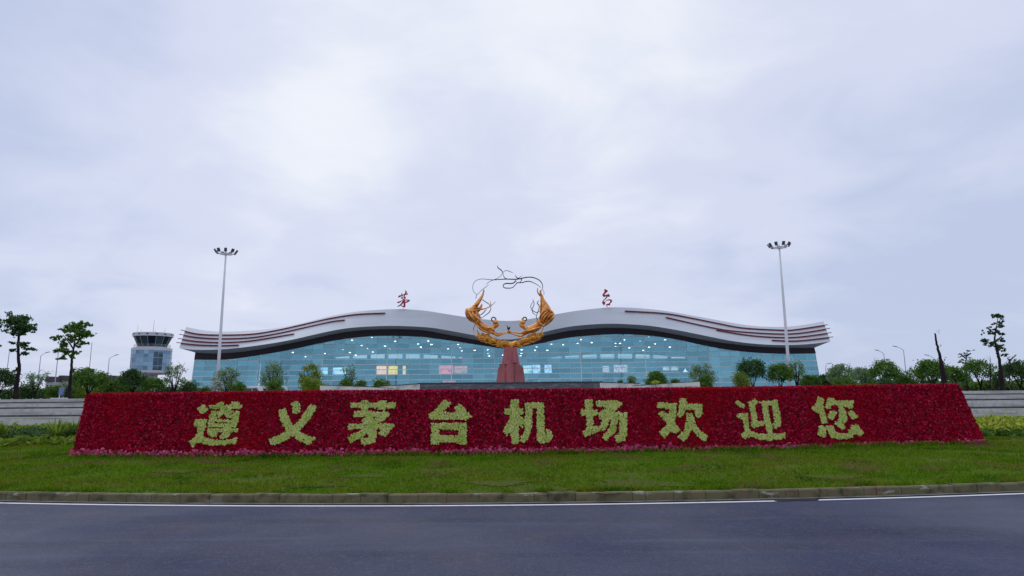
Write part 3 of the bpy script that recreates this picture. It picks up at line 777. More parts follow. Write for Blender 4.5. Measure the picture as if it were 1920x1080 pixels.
# scalloped lower rim
for i in range(4, len(C) - 4, 2):
    cl.tube([C[i, :3] + [-.2, -.1, -Rd[i] * .9], C[i, :3] + [0, -.2, -Rd[i] * 1.02], C[i, :3] + [.2, -.1, -Rd[i] * .9]], [.05, .09, .05], 6)
cl.build('cloud_base', MT['goldcloud'], sc, smooth=True)
K9 = KM / 9.0 * 1.1
def figure(org, side, body, arms, legs, hands, bun, head, folds, scarves, label):
    Q = lambda x, y, dy=0.0: PXY(org[0] + x / 9.0, org[1] + y / 9.0, dy)
    nd, ed = [], []
    def chain(pts, start=None):
        prev = start; ids = []
        for x, y, r_, dy in pts:
            nd.append((*Q(x, y, dy), r_ * K9)); k = len(nd) - 1
            if prev is not None: ed.append((prev, k))
            prev = k; ids.append(k)
        return ids
    tb = chain(body)
    hd_ = chain(head[0], tb[-1])
    for h_, at in head[1]: chain(h_, hd_[at])
    for a in arms:
        ids = chain(a, tb[3])
        x, y, _, dy = a[-1]
        for fx, fy, fd in ((30, -22, -.05), (42, -12, -.04), (45, 0, 0), (38, 12, .04), (14, -30, .05)):
            chain([(x + side * fx * .5, y + fy * .6, 4.4, dy + fd * .7), (x + side * fx, y + fy + 4, 3.2, dy + fd)], ids[-1])
    for l_ in legs: chain(l_, tb[0])
    f_ = skin('figure', nd, ed, MT['gold'], sc, 1)
    f_['label'] = label
    h = MB()
    c0 = Q(bun[0], bun[1]); rr = bun[2] * K9
    h.tube([c0 + rr * np.array([math.cos(t), 0, math.sin(t)]) for t in np.linspace(0, 2 * math.pi, 20)], 9 * K9, 8)
    h.build('hair_loop', MT['bronze'], f_, smooth=True)
    h = MB(); hx, hy = head[2]; c0 = Q(hx, hy)
    nth, nph = 10, 14; V = []
    for i in range(nth + 1):
        th = math.pi * i / nth
        for j in range(nph):
            ph = 2 * math.pi * j / nph
            V.append(c0 + K9 * np.array([44 * math.sin(th) * math.cos(ph), 48 * math.sin(th) * math.sin(ph), 40 * math.cos(th)]))
    h.add(V, [(i * nph + j, i * nph + (j + 1) % nph, (i + 1) * nph + (j + 1) % nph, (i + 1) * nph + j) for i in range(nth) for j in range(nph)])
    h.tube([Q(hx - 10, hy - 30), Q(hx, hy - 55), Q(hx + side * 14, hy - 78)], [16 * K9, 12 * K9, 3 * K9], 8)
    h.build('hair', MT['gold'], f_, smooth=True)
    d = MB()
    for pts, rr, dy, fl in folds:
        n_ = len(pts)
        q = catmull([np.append(Q(x, y, dy * (1 if 0 < i < n_ - 1 else .75)), r_ * K9) for i, ((x, y), r_) in enumerate(zip(pts, np.interp(np.linspace(0, 1, n_), np.linspace(0, 1, len(rr)), rr)))], 6)
        d.tube(q[:, :3], q[:, 3], 8, flat=fl)
    d.build('drapery', MT['gold'], f_, smooth=True)
    for pts, rr, dy, mm in scarves:
        n_ = len(pts); s_ = MB()
        q = catmull([np.append(Q(x, y, dy + .18 * math.sin(i * 1.4)), r_ * K9) for i, ((x, y), r_) in enumerate(zip(pts, np.interp(np.linspace(0, 1, n_), np.linspace(0, 1, len(rr)), rr)))], 6)
        s_.tube(q[:, :3], q[:, 3], 6, flat=.6); s_.build('scarf', MT[mm], f_, smooth=True)
figure((865, 530), 1,
  [(205, 575, 66, 0), (290, 680, 52, 0), (365, 755, 62, 0), (450, 795, 56, 0), (515, 785, 34, 0)],
  [[(540, 842, 30, -.30), (612, 898, 17, -.40), (700, 868, 11, -.24), (765, 842, 8, -.10)], [(530, 826, 28, .30), (615, 866, 14, .40), (700, 850, 10, .25), (768, 832, 8, .12)]],
  [[(135, 500, 62, -.15), (225, 412, 44, -.15), (288, 325, 33, -.1), (338, 250, 24, -.1), (365, 198, 16, -.1), (374, 150, 13, -.12), (386, 112, 7, -.2)], [(165, 495, 54, .25), (270, 478, 40, .3), (318, 430, 26, .3), (340, 385, 17, .3), (349, 350, 6, .3)]],
  None, (543, 617, 30),
  ([(548, 755, 25, 0), (585, 715, 42, 0), (590, 675, 42, 0)], [([(632, 702, 9, 0), (645, 716, 5, 0)], 1), ([(618, 752, 13, 0)], 1)], (580, 672)),
  [([(95, 455), (130, 480), (200, 475), (290, 458), (360, 446), (420, 432), (490, 395), (580, 320)], [26, 34, 24, 18, 15, 12, 10, 4], -.42, .7), ([(98, 440), (96, 490), (118, 560), (170, 625), (235, 665)], [22, 34, 40, 34, 18], -.30, .9),
   ([(120, 470), (150, 540), (205, 600), (255, 650)], [20, 34, 34, 16], -.55, .8), ([(180, 480), (205, 540), (250, 590), (290, 630)], [18, 30, 30, 14], -.58, .8), ([(240, 470), (270, 520), (300, 560), (318, 600)], [14, 26, 24, 10], -.50, .8),
   ([(235, 695), (275, 650), (310, 610), (335, 588)], [14, 16, 13, 9], -.60, .8), ([(240, 690), (300, 755), (350, 800), (420, 830), (500, 842)], [12, 18, 18, 16, 10], -.58, .8), ([(370, 745), (440, 762), (510, 770), (548, 800), (540, 830)], [10, 18, 20, 18, 8], -.45, .8),
   ([(200, 430), (245, 385), (290, 335), (335, 262)], [12, 18, 14, 8], -.28, .8), ([(405, 462), (380, 500), (345, 530), (320, 545)], [8, 12, 12, 6], -.35, .7), ([(500, 395), (492, 340), (486, 298)], [9, 8, 3], -.36, .6), ([(180, 440), (240, 425), (300, 430), (330, 452)], [12, 16, 14, 8], -.35, .8)],
  [([(232, 705), (206, 780), (210, 860), (265, 925), (350, 965), (440, 972), (530, 950), (600, 920)], [9, 10, 11, 11, 11, 10, 9, 6], -.35, 'gold'), ([(268, 790), (285, 870), (335, 935), (420, 972)], [8, 12, 12, 6], -.15, 'gold'), ([(350, 285), (410, 325), (470, 368), (498, 430), (470, 500), (400, 555), (335, 605)], [9, 11, 9, 8, 11, 9, 5], .05, 'bronze'), ([(420, 455), (380, 500), (330, 545)], [8, 11, 6], .1, 'bronze')],
  'golden flying figure facing right, legs swept up and arms held out')
figure((955, 530), -1,
  [(600, 610, 68, 0), (512, 690, 50, 0), (440, 755, 55, 0), (345, 798, 56, 0), (288, 778, 34, 0)],
  [[(275, 832, 28, -.30), (185, 852, 14, -.38), (80, 838, 10, -.22), (20, 828, 8, -.10)], [(262, 862, 26, .25), (190, 910, 17, .35), (95, 882, 10, .25), (22, 850, 8, .12)]],
  [[(600, 500, 64, -.15), (588, 400, 48, -.15), (565, 305, 34, -.1), (545, 228, 24, -.1), (528, 180, 15, -.1), (522, 120, 8, -.16)], [(690, 540, 60, .22), (655, 440, 42, .25), (600, 340, 30, .2), (540, 235, 16, .15), (488, 180, 13, .1), (470, 130, 9, .1), (482, 85, 6, .1)]],
  None, (260, 614, 28),
  ([(242, 755, 25, 0), (210, 715, 42, 0), (212, 676, 42, 0)], [([(170, 702, 9, 0), (158, 716, 5, 0)], 1), ([(182, 750, 13, 0)], 1)], (222, 672)),
  [([(540, 648), (560, 575), (610, 510), (655, 495)], [12, 18, 18, 10], -.55, .8), ([(560, 660), (590, 600), (630, 548), (668, 520)], [12, 20, 20, 10], -.58, .8), ([(600, 680), (640, 610), (690, 550), (745, 530)], [14, 26, 30, 16], -.50, .8), ([(590, 730), (660, 660), (720, 590), (752, 545)], [16, 32, 36, 18], -.25, .9),
   ([(640, 690), (700, 620), (740, 560)], [16, 26, 12], .15, .9), ([(515, 600), (530, 540), (570, 480), (625, 470)], [10, 16, 18, 10], -.48, .8), ([(650, 450), (700, 480), (755, 530)], [12, 22, 14], -.15, .9), ([(465, 640), (520, 690), (585, 742)], [14, 18, 14], -.60, .8),
   ([(260, 815), (330, 812), (420, 788), (500, 758), (560, 735)], [10, 26, 38, 26, 8], -.55, .55), ([(290, 830), (380, 838), (460, 810), (540, 762)], [8, 20, 22, 8], -.40, .7), ([(560, 470), (568, 400), (600, 330), (570, 290)], [10, 16, 16, 8], -.30, .8), ([(520, 560), (525, 450), (530, 350), (528, 260)], [8, 14, 12, 6], -.2, .7)],
  [([(575, 745), (560, 790), (545, 830), (560, 870), (520, 920), (430, 985)], [8, 10, 9, 9, 8, 5], -.3, 'gold'), ([(395, 275), (418, 360), (385, 450), (400, 510), (450, 550)], [5, 10, 10, 9, 5], .0, 'bronze'), ([(405, 310), (362, 390), (385, 460), (465, 505), (520, 470)], [5, 9, 9, 9, 5], .1, 'bronze'), ([(498, 300), (472, 345), (505, 400), (480, 500), (455, 570), (470, 650), (385, 730)], [6, 12, 11, 9, 9, 8, 5], .05, 'bronze')],
  'golden flying figure facing left, legs swept up and arms held out')
# the small cup held between them
cu = MB()
c0 = S6(448, 612)
cu.lathe([(0.02, -.1), (0.10, -.08), (0.03, 0), (0.03, .12), (0.10, .2), (0.16, .36), (0.13, .36), (0.02, .22)], (c0[0], c0[1], c0[2]), 14)
cu.tube(catmull([S6(432, 562), S6(440, 572), S6(450, 588), S6(462, 570)], 4), 0.035, 6)
cu.build('cup', MT['bronze'], sc, smooth=True)
Z5 = lambda x, y, dy: PXY(870 + x / 11.294, 490 + y / 11.294, dy)
rb = [([(300, 690), (250, 690), (195, 620), (185, 530), (220, 440), (290, 390), (380, 374), (500, 382), (620, 392), (760, 382), (900, 376), (1100, 380), (1220, 360), (1330, 338), (1450, 340), (1570, 385), (1640, 450), (1668, 540), (1640, 630)], [6, 7, 7, 7, 7, 8, 9, 9, 13, 15, 17, 18, 17, 16, 15, 14, 11, 9], .25),
      ([(705, 95), (725, 140), (790, 190), (822, 240), (830, 290), (860, 345), (910, 375)], [7, 15, 16, 10, 9, 11, 12], .0),
      ([(470, 490), (540, 430), (640, 388), (720, 350), (780, 300), (815, 250), (860, 205), (910, 198), (970, 215), (1045, 250)], [6, 8, 9, 7, 7, 7, 8, 9, 9, 5], .1),
      ([(300, 690), (350, 630), (400, 590), (460, 545), (525, 490)], [6, 7, 8, 8, 4], -.1),
      ([(1085, 285), (1110, 340), (1150, 360), (1220, 385), (1185, 440), (1130, 450), (1095, 415)], [6, 14, 15, 14, 9, 9, 9], -.1), ([(1150, 360), (1190, 330), (1235, 300)], [10, 8, 4], .1),
      ([(1095, 405), (1060, 450), (1000, 470), (880, 470), (830, 510), (850, 555), (920, 568), (1030, 555), (1100, 480), (1150, 455), (1230, 450), (1330, 425), (1420, 432), (1530, 485), (1635, 555)], [14, 18, 18, 17, 13, 14, 15, 13, 11, 12, 15, 15, 13, 9, 6], -.25),
      ([(250, 790), (262, 730), (285, 690)], [8, 9, 7], .1), ([(1690, 720), (1695, 660), (1675, 600)], [6, 8, 5], .1)]
for pts, ws, dy in rb:
    b_ = MB()
    q = catmull([Z5(a, c, dy + 0.2 * math.sin(i * 1.3)) for i, (a, c) in enumerate(pts)], 7)
    b_.tube(q, np.interp(np.linspace(0, 1, len(q)), np.linspace(0, 1, len(ws)), ws) * 1.0 / 11.294 * KM, 6, flat=0.7)
    b_.build('ribbon', MT['bronze'], sc, smooth=True)

# ------------------------------------------------------------------ terminal
TY = 230.0
tc_top = [(349,613),(382,619.5),(415,622),(470,620),(520,615),(570,605),(620,592.5),(670,584),(720,580.3),(757,579.5),(800,582.8),(820,586),(870,594),(920,600),(955,602),(982,600),(1032,591),(1082,582.5),(1132,577),(1150,576),(1170,576.5),(1195,577.5),(1245,582.5),(1295,591),(1345,600),(1395,609),(1432,612.5),(1470,613),(1507,609.5),(1544,602.5)]
tc_bot = [(336,652.5),(357,655.5),(407,655.5),(445,652.5),(495,646),(545,637.5),(595,626),(645,616),(695,612),(745,611),(800,613.5),(820,616),(870,625),(907,632),(955,637),(985,632),(1020,622.5),(1070,612),(1132,607),(1170,607.5),(1220,611),(1270,619),(1320,629),(1370,639),(1420,645),(1470,647),(1520,645),(1557,640)]
tc_sof = [(366,661),(407,663),(470,657.5),(532,646),(582,636),(632,625),(682,619),(745,617),(800,620),(820,624),(870,633),(910,641),(955,648),(985,640),(1020,630),(1070,620),(1132,615),(1170,615),(1220,619),(1270,627.5),(1320,637.5),(1370,645),(1420,650),(1470,652),(1527,652)]
tc_gls = [(364,674),(420,674),(482,666),(545,655),(595,644),(645,635),(695,630),(745,629.5),(800,632),(820,635),(870,642),(920,650),(955,654),(985,649),(1020,642),(1070,632),(1132,627),(1170,626),(1220,629),(1270,636),(1320,647),(1370,656),(1420,661),(1470,663),(1530,662.5)]
NS = 150
def resamp(pts, n=NS):
    q = catmull(pts, 6); x = np.linspace(q[0][0], q[-1][0], n)
    y = np.interp(x, q[:, 0], q[:, 1])
    k = np.array([1, 2, 3, 2, 1]) / 9.0
    yp = np.concatenate([2 * y[0] - y[2:0:-1], y, 2 * y[-1] - y[-2:-4:-1]])
    return np.stack([x, np.convolve(yp, k, 'valid')], -1)
cT, cB, cS, cG = map(resamp, (tc_top, tc_bot, tc_sof, tc_gls))
uu = np.linspace(-1, 1, NS)
tilt = 1.5 + 9.0 * np.clip((np.abs(uu) - 0.18) / 0.45, 0, 1)
YF = 221.0
def lift(c, Ys): return np.array([atY(p[0], p[1], y) for p, y in zip(c, np.broadcast_to(Ys, len(c)))])
PB = lift(cB, YF); PT = lift(cT, YF + tilt); PS = lift(cS, 228.6); PG = lift(cG, 229.4)
cxT = float(atY(955, 700, TY)[0])
term = empty('terminal_building', (cxT, TY, PLAZA), 'long airport terminal with double wave white roof, red fins and blue-green glass front', 'airport terminal')
b = MB(); b.grid(np.array([PB, PT]))
roofb = PT + np.array([0, 66, -2.0])
fas = b.build('roof_fascia', MT['roofwhite'], term, smooth=True)
b = MB(); b.grid(np.array([PT + [0, .01, -.02], roofb]))
LB = PB + np.array([0, .02, 0]); 
b.build('roof', MT['roofgrey'], term, smooth=True)
b = MB(); b.grid(np.array([PB + [0, .01, 0.0], PS]))
b.add([PB[0], PT[0], roofb[0], PS[0] + [0, 60, 0], PS[0]], [(0, 1, 2, 3, 4)]); b.add([PB[-1], PT[-1], roofb[-1], PS[-1] + [0, 60, 0], PS[-1]], [(4, 3, 2, 1, 0)])
b.build('soffit', MT['soffit'], term)
b = MB(); b.grid(np.array([PS + [0, 0.02, .02], PG]))
b.grid(np.array([PG, PG + [0, 0.7, 0]]))
for e_, sg in ((0, -1), (-1, 1)):
    b.add([PS[e_], PG[e_], PG[e_] + [0, 60, 0], PS[e_] + [0, 60, 0]], [(0, 1, 2, 3)])
b.build('dark_band', MT['dark'], term)
# red fins standing proud of the fascia
fins = [[(339,619),(370,626),(410,628),(470,626.5),(520,619),(570,608),(620,596.8),(670,589.3),(722,587)], [(336,627),(370,632.5),(415,635),(470,633),(520,625.3),(570,614.3),(620,603.4),(646,600)],
        [(334,635),(370,640),(415,642),(470,639),(551,626)], [(331,642.5),(370,646.5),(415,648),(447,647)],
        [(1552,609),(1495,617.5),(1470,619),(1395,615),(1345,606),(1295,596),(1245,587.5),(1172,583)], [(1556,616),(1495,625),(1445,625.5),(1370,620),(1320,611),(1249,595)],
        [(1559,624),(1495,632),(1445,632),(1395,627.5),(1344,619)], [(1562,632),(1495,639),(1447.5,638)]]
xt, yt_, xb2, yb_ = cT[:, 0], cT[:, 1], cB[:, 0], cB[:, 1]
for fp in fins:
    q = catmull(fp, 8)
    fr, bk = [], []
    for (x, y) in q:
        a, c = np.interp(x, xt, yt_), np.interp(x, xb2, yb_)
        fr_t = np.clip((c - y) / (c - a), 0, 1)
        Ysf = YF + fr_t * np.interp(x, xt, YF + tilt) - fr_t * YF
        p = atY(x, y, Ysf - 1.0)
        fr.append(p); bk.append(p + np.array([0, 1.1, 0.0]))
    fr, bk = np.array(fr), np.array(bk)
    th = np.array([0, 0, 0.10])
    b = MB(); b.grid(np.array([fr, fr + th, bk + th, bk, fr]))
    for e_ in (0, -1):
        b.add([fr[e_], fr[e_] + th, bk[e_] + th, bk[e_]], [(0, 1, 2, 3)])
    fo = b.build('fin', MT['fin'], term)
    b = MB(); l0 = fr + np.array([0, -.07, -.06]); l1 = fr + np.array([0, -.07, .20]); d_ = np.array([0, .065, 0])
    b.grid(np.array([l0, l1, l1 + d_, l0 + d_, l0]))
    for e_ in (0, -1): b.add([l0[e_], l1[e_], l1[e_] + d_, l0[e_] + d_], [(0, 1, 2, 3)])
    b.build('fin_lip', MT['finlip'], fo)
# glass front with mullions
xL = np.array([atY(364, 674, TY)[0], atY(357.5, 716, TY)[0]]); xR = np.array([atY(1530, 662, TY)[0], atY(1539.5, 706, TY)[0]])
ztopL = PG[0][2]; ztopR = PG[-1][2]
zref = max(PG[:, 2])
def edge_x(z, side):
    if side < 0: return np.interp(z, [PLAZA, ztopL], [xL[1], PG[0][0]])
    return np.interp(z, [PLAZA, ztopR], [xR[1], PG[-1][0]])
gx_, gz_ = PG[:, 0], PG[:, 2]
rows = np.arange(PLAZA, zref + 2, 1.85)
ncol = 58
gm = MB(); ml = MB()
def colx(k, z):
    l, r_ = edge_x(min(z, ztopL), -1), edge_x(min(z, ztopR), 1)
    return l + (r_ - l) * k / ncol
gr = np.random.default_rng(4)
for k in range(ncol):
    for j in range(len(rows) - 1):
        z0, z1 = rows[j], rows[j + 1]
        P = []
        x00, x10 = colx(k, z0), colx(k + 1, z0)
        ta, tb = np.interp(x00, gx_, gz_), np.interp(x10, gx_, gz_)
        za, zb = min(z1, ta), min(z1, tb)
        if za <= z0 + 0.02 and zb <= z0 + 0.02: continue
        za, zb = max(za, z0), max(zb, z0)
        dy = gr.normal(0, 0.002, 4)
        gm.add([(x00, TY + dy[0], z0), (x10, TY + dy[1], z0), (colx(k + 1, zb), TY + dy[2], zb), (colx(k, za), TY + dy[3], za)], [(0, 1, 2, 3)])
gf = gm.build('glass_front', MT['glass'], term)
for k in range(ncol + 1):
    zt = float(np.interp(colx(k, 12), gx_, gz_))
    w = 0.06 if k % 6 else 0.30
    a, c = colx(k, PLAZA), colx(k, zt)
    ml.box8([(a - w / 2, TY - .11, PLAZA), (a + w / 2, TY - .11, PLAZA), (a + w / 2, TY - .02, PLAZA), (a - w / 2, TY - .02, PLAZA), (c - w / 2, TY - .11, zt), (c + w / 2, TY - .11, zt), (c + w / 2, TY - .02, zt), (c - w / 2, TY - .02, zt)])
for z in rows[1:]:
    inside_ = gz_ > z
    xsn = np.linspace(gx_[0] - 2, gx_[-1] + 2, 500); ok = (np.interp(xsn, gx_, gz_) > z) & (xsn > edge_x(min(z, ztopL), -1)) & (xsn < edge_x(min(z, ztopR), 1))
    i = 0
    while i < len(xsn):
        if ok[i]:
            j = i
            while j + 1 < len(xsn) and ok[j + 1]: j += 1
            ml.box(((xsn[i] + xsn[j]) / 2, TY - .16, z), (xsn[j] - xsn[i], .12, .22))
            i = j + 1
        else: i += 1
ml.build('mullion_grid', MT['mull'], gf)
# side glass returns
for e_, xx, pg in ((-1, xL, PG[0]), (1, xR, PG[-1])):
    b = MB()
    for k in range(12):
        y0, y1 = TY + 5 * k, TY + 5 * (k + 1)
        b.add([(xx[1], y0, PLAZA), (xx[1], y1, PLAZA), (pg[0], y1, pg[2]), (pg[0], y0, pg[2])], [(0, 1, 2, 3)])
    b.build('glass_side', MT['towerglass'], term)
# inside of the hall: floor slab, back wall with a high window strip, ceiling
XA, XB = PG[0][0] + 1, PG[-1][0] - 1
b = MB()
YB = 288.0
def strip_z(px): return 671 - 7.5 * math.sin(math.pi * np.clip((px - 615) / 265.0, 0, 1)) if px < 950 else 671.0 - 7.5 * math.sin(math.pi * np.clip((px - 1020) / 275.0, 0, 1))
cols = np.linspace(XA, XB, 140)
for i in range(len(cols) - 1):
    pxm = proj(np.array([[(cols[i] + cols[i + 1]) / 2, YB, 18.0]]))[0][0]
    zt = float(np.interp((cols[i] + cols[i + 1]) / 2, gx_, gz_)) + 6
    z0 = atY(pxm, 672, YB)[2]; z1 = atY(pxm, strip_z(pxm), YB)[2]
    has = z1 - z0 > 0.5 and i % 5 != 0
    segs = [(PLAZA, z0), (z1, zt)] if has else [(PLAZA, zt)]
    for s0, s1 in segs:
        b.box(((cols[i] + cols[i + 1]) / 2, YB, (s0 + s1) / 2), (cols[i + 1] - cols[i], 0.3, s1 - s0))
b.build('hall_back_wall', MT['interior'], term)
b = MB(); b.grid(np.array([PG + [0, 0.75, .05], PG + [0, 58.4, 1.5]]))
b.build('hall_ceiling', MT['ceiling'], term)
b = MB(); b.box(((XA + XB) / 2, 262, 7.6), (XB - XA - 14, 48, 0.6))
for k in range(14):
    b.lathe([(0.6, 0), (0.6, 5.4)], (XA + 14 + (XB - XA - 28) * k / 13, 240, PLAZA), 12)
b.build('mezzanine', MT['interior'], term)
for pa, pb in ((366, 428), (1335, 1528)):  # pale panels added behind the glass to brighten the wings
    b = MB(); xa_, xb_2 = atY(pa, 690, 236)[0], atY(pb, 690, 236)[0]
    q = np.linspace(xa_, xb_2, 30)
    b.grid(np.array([[(x, 236.0, PLAZA) for x in q], [(x, 236.0, float(np.interp(x, gx_, gz_))) for x in q]]))
    b.build('added_wing_panel', MT['added_panel'], term)
lights = [(697,632.5),(660,638),(741,640),(678,648),(722,649),(689,654),(731,654),(643,655),(656,661),(699,660),(609,663),(667,666),(549,661),(573,669),(784,645),(789,651),(803,639.5),(809,646),(859,646),(862.5,652.5),(866,658),(840,654),(890,657),(914.5,656),(915,662.5),(917,667.5),(943,666),(978,656),(977.5,662.5),(976,667),(1003,657),(1026.5,657),(1034,645.5),(1056,646.5),(1006,651),(1089,637),(1083,644),(1109.5,642.5),(1162.5,644),(1171,637.5),(1186,627.5),(1154,650),(1180,652.5),(1217,631),(1247,637),(1200,640),(1228,645),(1217,651),(1256,651),(1206,657),(1154,644)]
for i, (x, y) in enumerate(lights):
    gap = y - np.interp(x, cG[:, 0], cG[:, 1])
    p = atY(x, y, 233.0 + min(max(gap, 0), 30) * 1.1)
    b = MB(); r_ = 0.29 + 0.12 * ((i * 37) % 10) / 10
    b.lathe([(0.0, -.12), (r_, -.12), (r_ * 1.05, .15), (0.0, .2)], p, 10)
    b.build('ceiling_light', MT['lampglow'], term)

# lit advertising panels inside the glass
def screen(x0, x1, y0, y1, cols_, label, strength=0.55, seed=0, Y=232.0, rough=(0.35, 0.6), nscale=0.5):
    a, c = atY(x0, y1, Y), atY(x1, y0, Y)
    t = empty('advertising_screen', ((a[0] + c[0]) / 2, Y, a[2]), label, 'screen', 'lit advertising panels behind the terminal glass')
    m = bpy.data.materials.new('screen_picture'); m.use_nodes = True
    N = m.node_tree.nodes; L = m.node_tree.links
    bs = N['Principled BSDF']; bs.inputs['Base Color'].default_value = (.02, .02, .02, 1)
    tcn = N.new('ShaderNodeTexCoord'); mp = N.new('ShaderNodeMapping'); mp.inputs['Location'].default_value = (seed * 3.7, 0, seed); L.new(tcn.outputs['Object'], mp.inputs[0])
    nz = N.new('ShaderNodeTexNoise'); nz.inputs['Scale'].default_value = nscale; nz.inputs['Detail'].default_value = 2; L.new(mp.outputs[0], nz.inputs['Vector'])
    cr = N.new('ShaderNodeValToRGB'); els = cr.color_ramp.elements
    els[0].position, els[0].color = .34, (*cols_[0], 1); els[1].position, els[1].color = .66, (*cols_[-1], 1)
    for i, cc in enumerate(cols_[1:-1]):
        q = els.new(.34 + .32 * (i + 1) / (len(cols_) - 1)); q.color = (*cc, 1)
    L.new(nz.outputs[0], cr.inputs[0]); L.new(cr.outputs[0], bs.inputs['Emission Color']); bs.inputs['Emission Strength'].default_value = strength
    b_ = MB(); b_.box(((a[0] + c[0]) / 2, Y, (a[2] + c[2]) / 2), (c[0] - a[0], .12, c[2] - a[2])); b_.build('picture', m, t)
    f_ = MB(); w = .16
    for bx in (((a[0] + c[0]) / 2, c[2] + w / 2, c[0] - a[0] + 2 * w, w), ((a[0] + c[0]) / 2, a[2] - w / 2, c[0] - a[0] + 2 * w, w), (a[0] - w / 2, (a[2] + c[2]) / 2, w, c[2] - a[2]), (c[0] + w / 2, (a[2] + c[2]) / 2, w, c[2] - a[2])):
        f_.box((bx[0], Y, bx[1]), (bx[2], .2, bx[3]))
    f_.build('frame', MT['lampdark'], t)
    for xx in (a[0] + .3, c[0] - .3):
        l_ = MB(); l_.box((xx, Y + .3, (PLAZA + a[2] - w) / 2), (.15, .15, a[2] - w - PLAZA))
        l_.build('support', MT['lampdark'], t)
screen(601, 615, 689, 702, [(.25, .55, 1), (.6, .85, 1), (.35, .7, 1)], 'narrow pale blue lit panel behind the glass, right of the yellow-green tree', 1.6, 1)
screen(624, 649, 689, 702, [(.2, .45, .95), (.7, .85, 1), (.5, .75, 1)], 'wide pale blue lit panel behind the glass, beside the sparse dark tree', 1.6, 2)
screen(706, 726.5, 686, 702, [(1, .60, .62), (1, .36, .08), (1, .62, .35)], 'orange and pink lit panel left of the bright yellow panel', 2.2, 3)
screen(728, 746, 686, 702, [(1, .42, .02), (1, .60, .04), (.8, .34, .02)], 'bright yellow lit panel, the strongest yellow behind the glass', 2.2, 4)
screen(755, 761, 686, 702, [(1, .58, .3), (1, .52, .1), (1, .75, .6)], 'very narrow yellowish lit panel right of the bright yellow panel', 1.8, 5)
screen(823, 850, 685, 701, [(.85, .06, .08), (.95, .22, .22), (.5, .06, .14)], 'red lit panel left of the sculpture pedestal, redder half of the pair', 1.7, 6)
screen(852, 876, 686, 700, [(.8, .12, .09), (.85, .32, .28), (.35, .16, .2)], 'dull pinkish red lit panel next to the red panel, nearer the sculpture pedestal', 1.4, 7)
screen(981, 997, 685, 700, [(.1, .5, .45), (.9, 1, 1), (.3, .7, .8)], 'teal and white lit panel just right of the granite pedestal', 1.5, 8)
screen(998.5, 1013, 684, 700, [(.1, .25, .8), (.9, .95, 1), (.3, .5, 1)], 'blue and white lit panel next to the teal one', 1.5, 9)
screen(1021, 1034, 684, 699, [(.06, .15, .8), (.8, .9, 1), (.15, .3, 1)], 'separate deep blue lit panel with white shapes', 1.5, 10)
screen(1130, 1142, 686, 698, [(.25, .4, .5), (1, .8, .85), (.8, .25, .35)], 'small pink and white lit panel left of the wider pink one', 1.2, 11, nscale=.9)
screen(1151, 1176, 684, 698, [(.25, .4, .5), (1, .85, .9), (.75, .2, .3), (.3, .4, .6)], 'wider pink and white lit panel behind the glass right of the sculpture', 1.2, 12, nscale=.9)
screen(1243, 1255, 687, 694.5, [(.3, .3, .35), (.9, .92, .95), (.7, .4, .4)], 'small white lit panel above the green dome tree, left of its pair', 1.1, 13, nscale=.9)
screen(1257.5, 1272, 687, 694.5, [(.3, .3, .35), (.95, .95, .95), (.5, .5, .55)], 'small white lit panel above the green dome tree, right of its pair', 1.1, 14, nscale=.9)
screen(830, 854, 713, 719, [(.8, .1, .15), (.9, .3, .3), (.7, .08, .12)], 'low red lit sign just above the slate wall, left of the pedestal', .9, 15)
screen(1000, 1013, 714, 719, [(.05, .25, .8), (.1, .35, .9), (.05, .2, .7)], 'low blue lit sign just above the slate wall, right of the pedestal', .9, 16)

# red brush-written letters on the roof
def roof_sign(org, strokes, polys, stand, base, label):
    Y = 224.0
    foot = atY(base[0], base[1], Y)
    t = empty('roof_sign', foot, label, 'sign')
    b_ = MB(); dd = np.array([0, .6, 0])
    Z = lambda x, y: atY(org[0] + x / 21.6, org[1] + y / 21.6, Y)
    for pts, ws in strokes:
        q = catmull([Z(x, y) for x, y in pts], 6)
        k = Y / F_PX / 21.6
        ww = np.interp(np.linspace(0, 1, len(q)), np.linspace(0, 1, len(ws)), ws) * k / 2
        tg = np.gradient(q, axis=0); nn = np.stack([-tg[:, 2], 0 * tg[:, 0], tg[:, 0]], -1); nn /= np.linalg.norm(nn, axis=1)[:, None] + 1e-9
        A, Bq = q + nn * ww[:, None], q - nn * ww[:, None]
        b_.grid(np.array([A, A + dd, Bq + dd, Bq, A]))
        for e_ in (0, -1): b_.add([A[e_], A[e_] + dd, Bq[e_] + dd, Bq[e_]], [(0, 1, 2, 3)])
        Y += 0.013
    for pl in polys:
        q = [Z(x, y) for x, y in pl]; n_ = len(q)
        b_.add(q + [p + dd for p in q], [tuple(range(n_)), tuple(range(2 * n_ - 1, n_ - 1, -1))] + [(i, (i + 1) % n_, n_ + (i + 1) % n_, n_ + i) for i in range(n_)])
        Y += 0.013
    b_.build('letter', MT['sign'], t)
    l_ = MB(); l_.tube([Z(stand[0], stand[1] - 60) + [0, .7, 0], Z(*stand) + [0, .7, -1.5]], .12, 6)
    l_.build('support', MT['steel'], t)
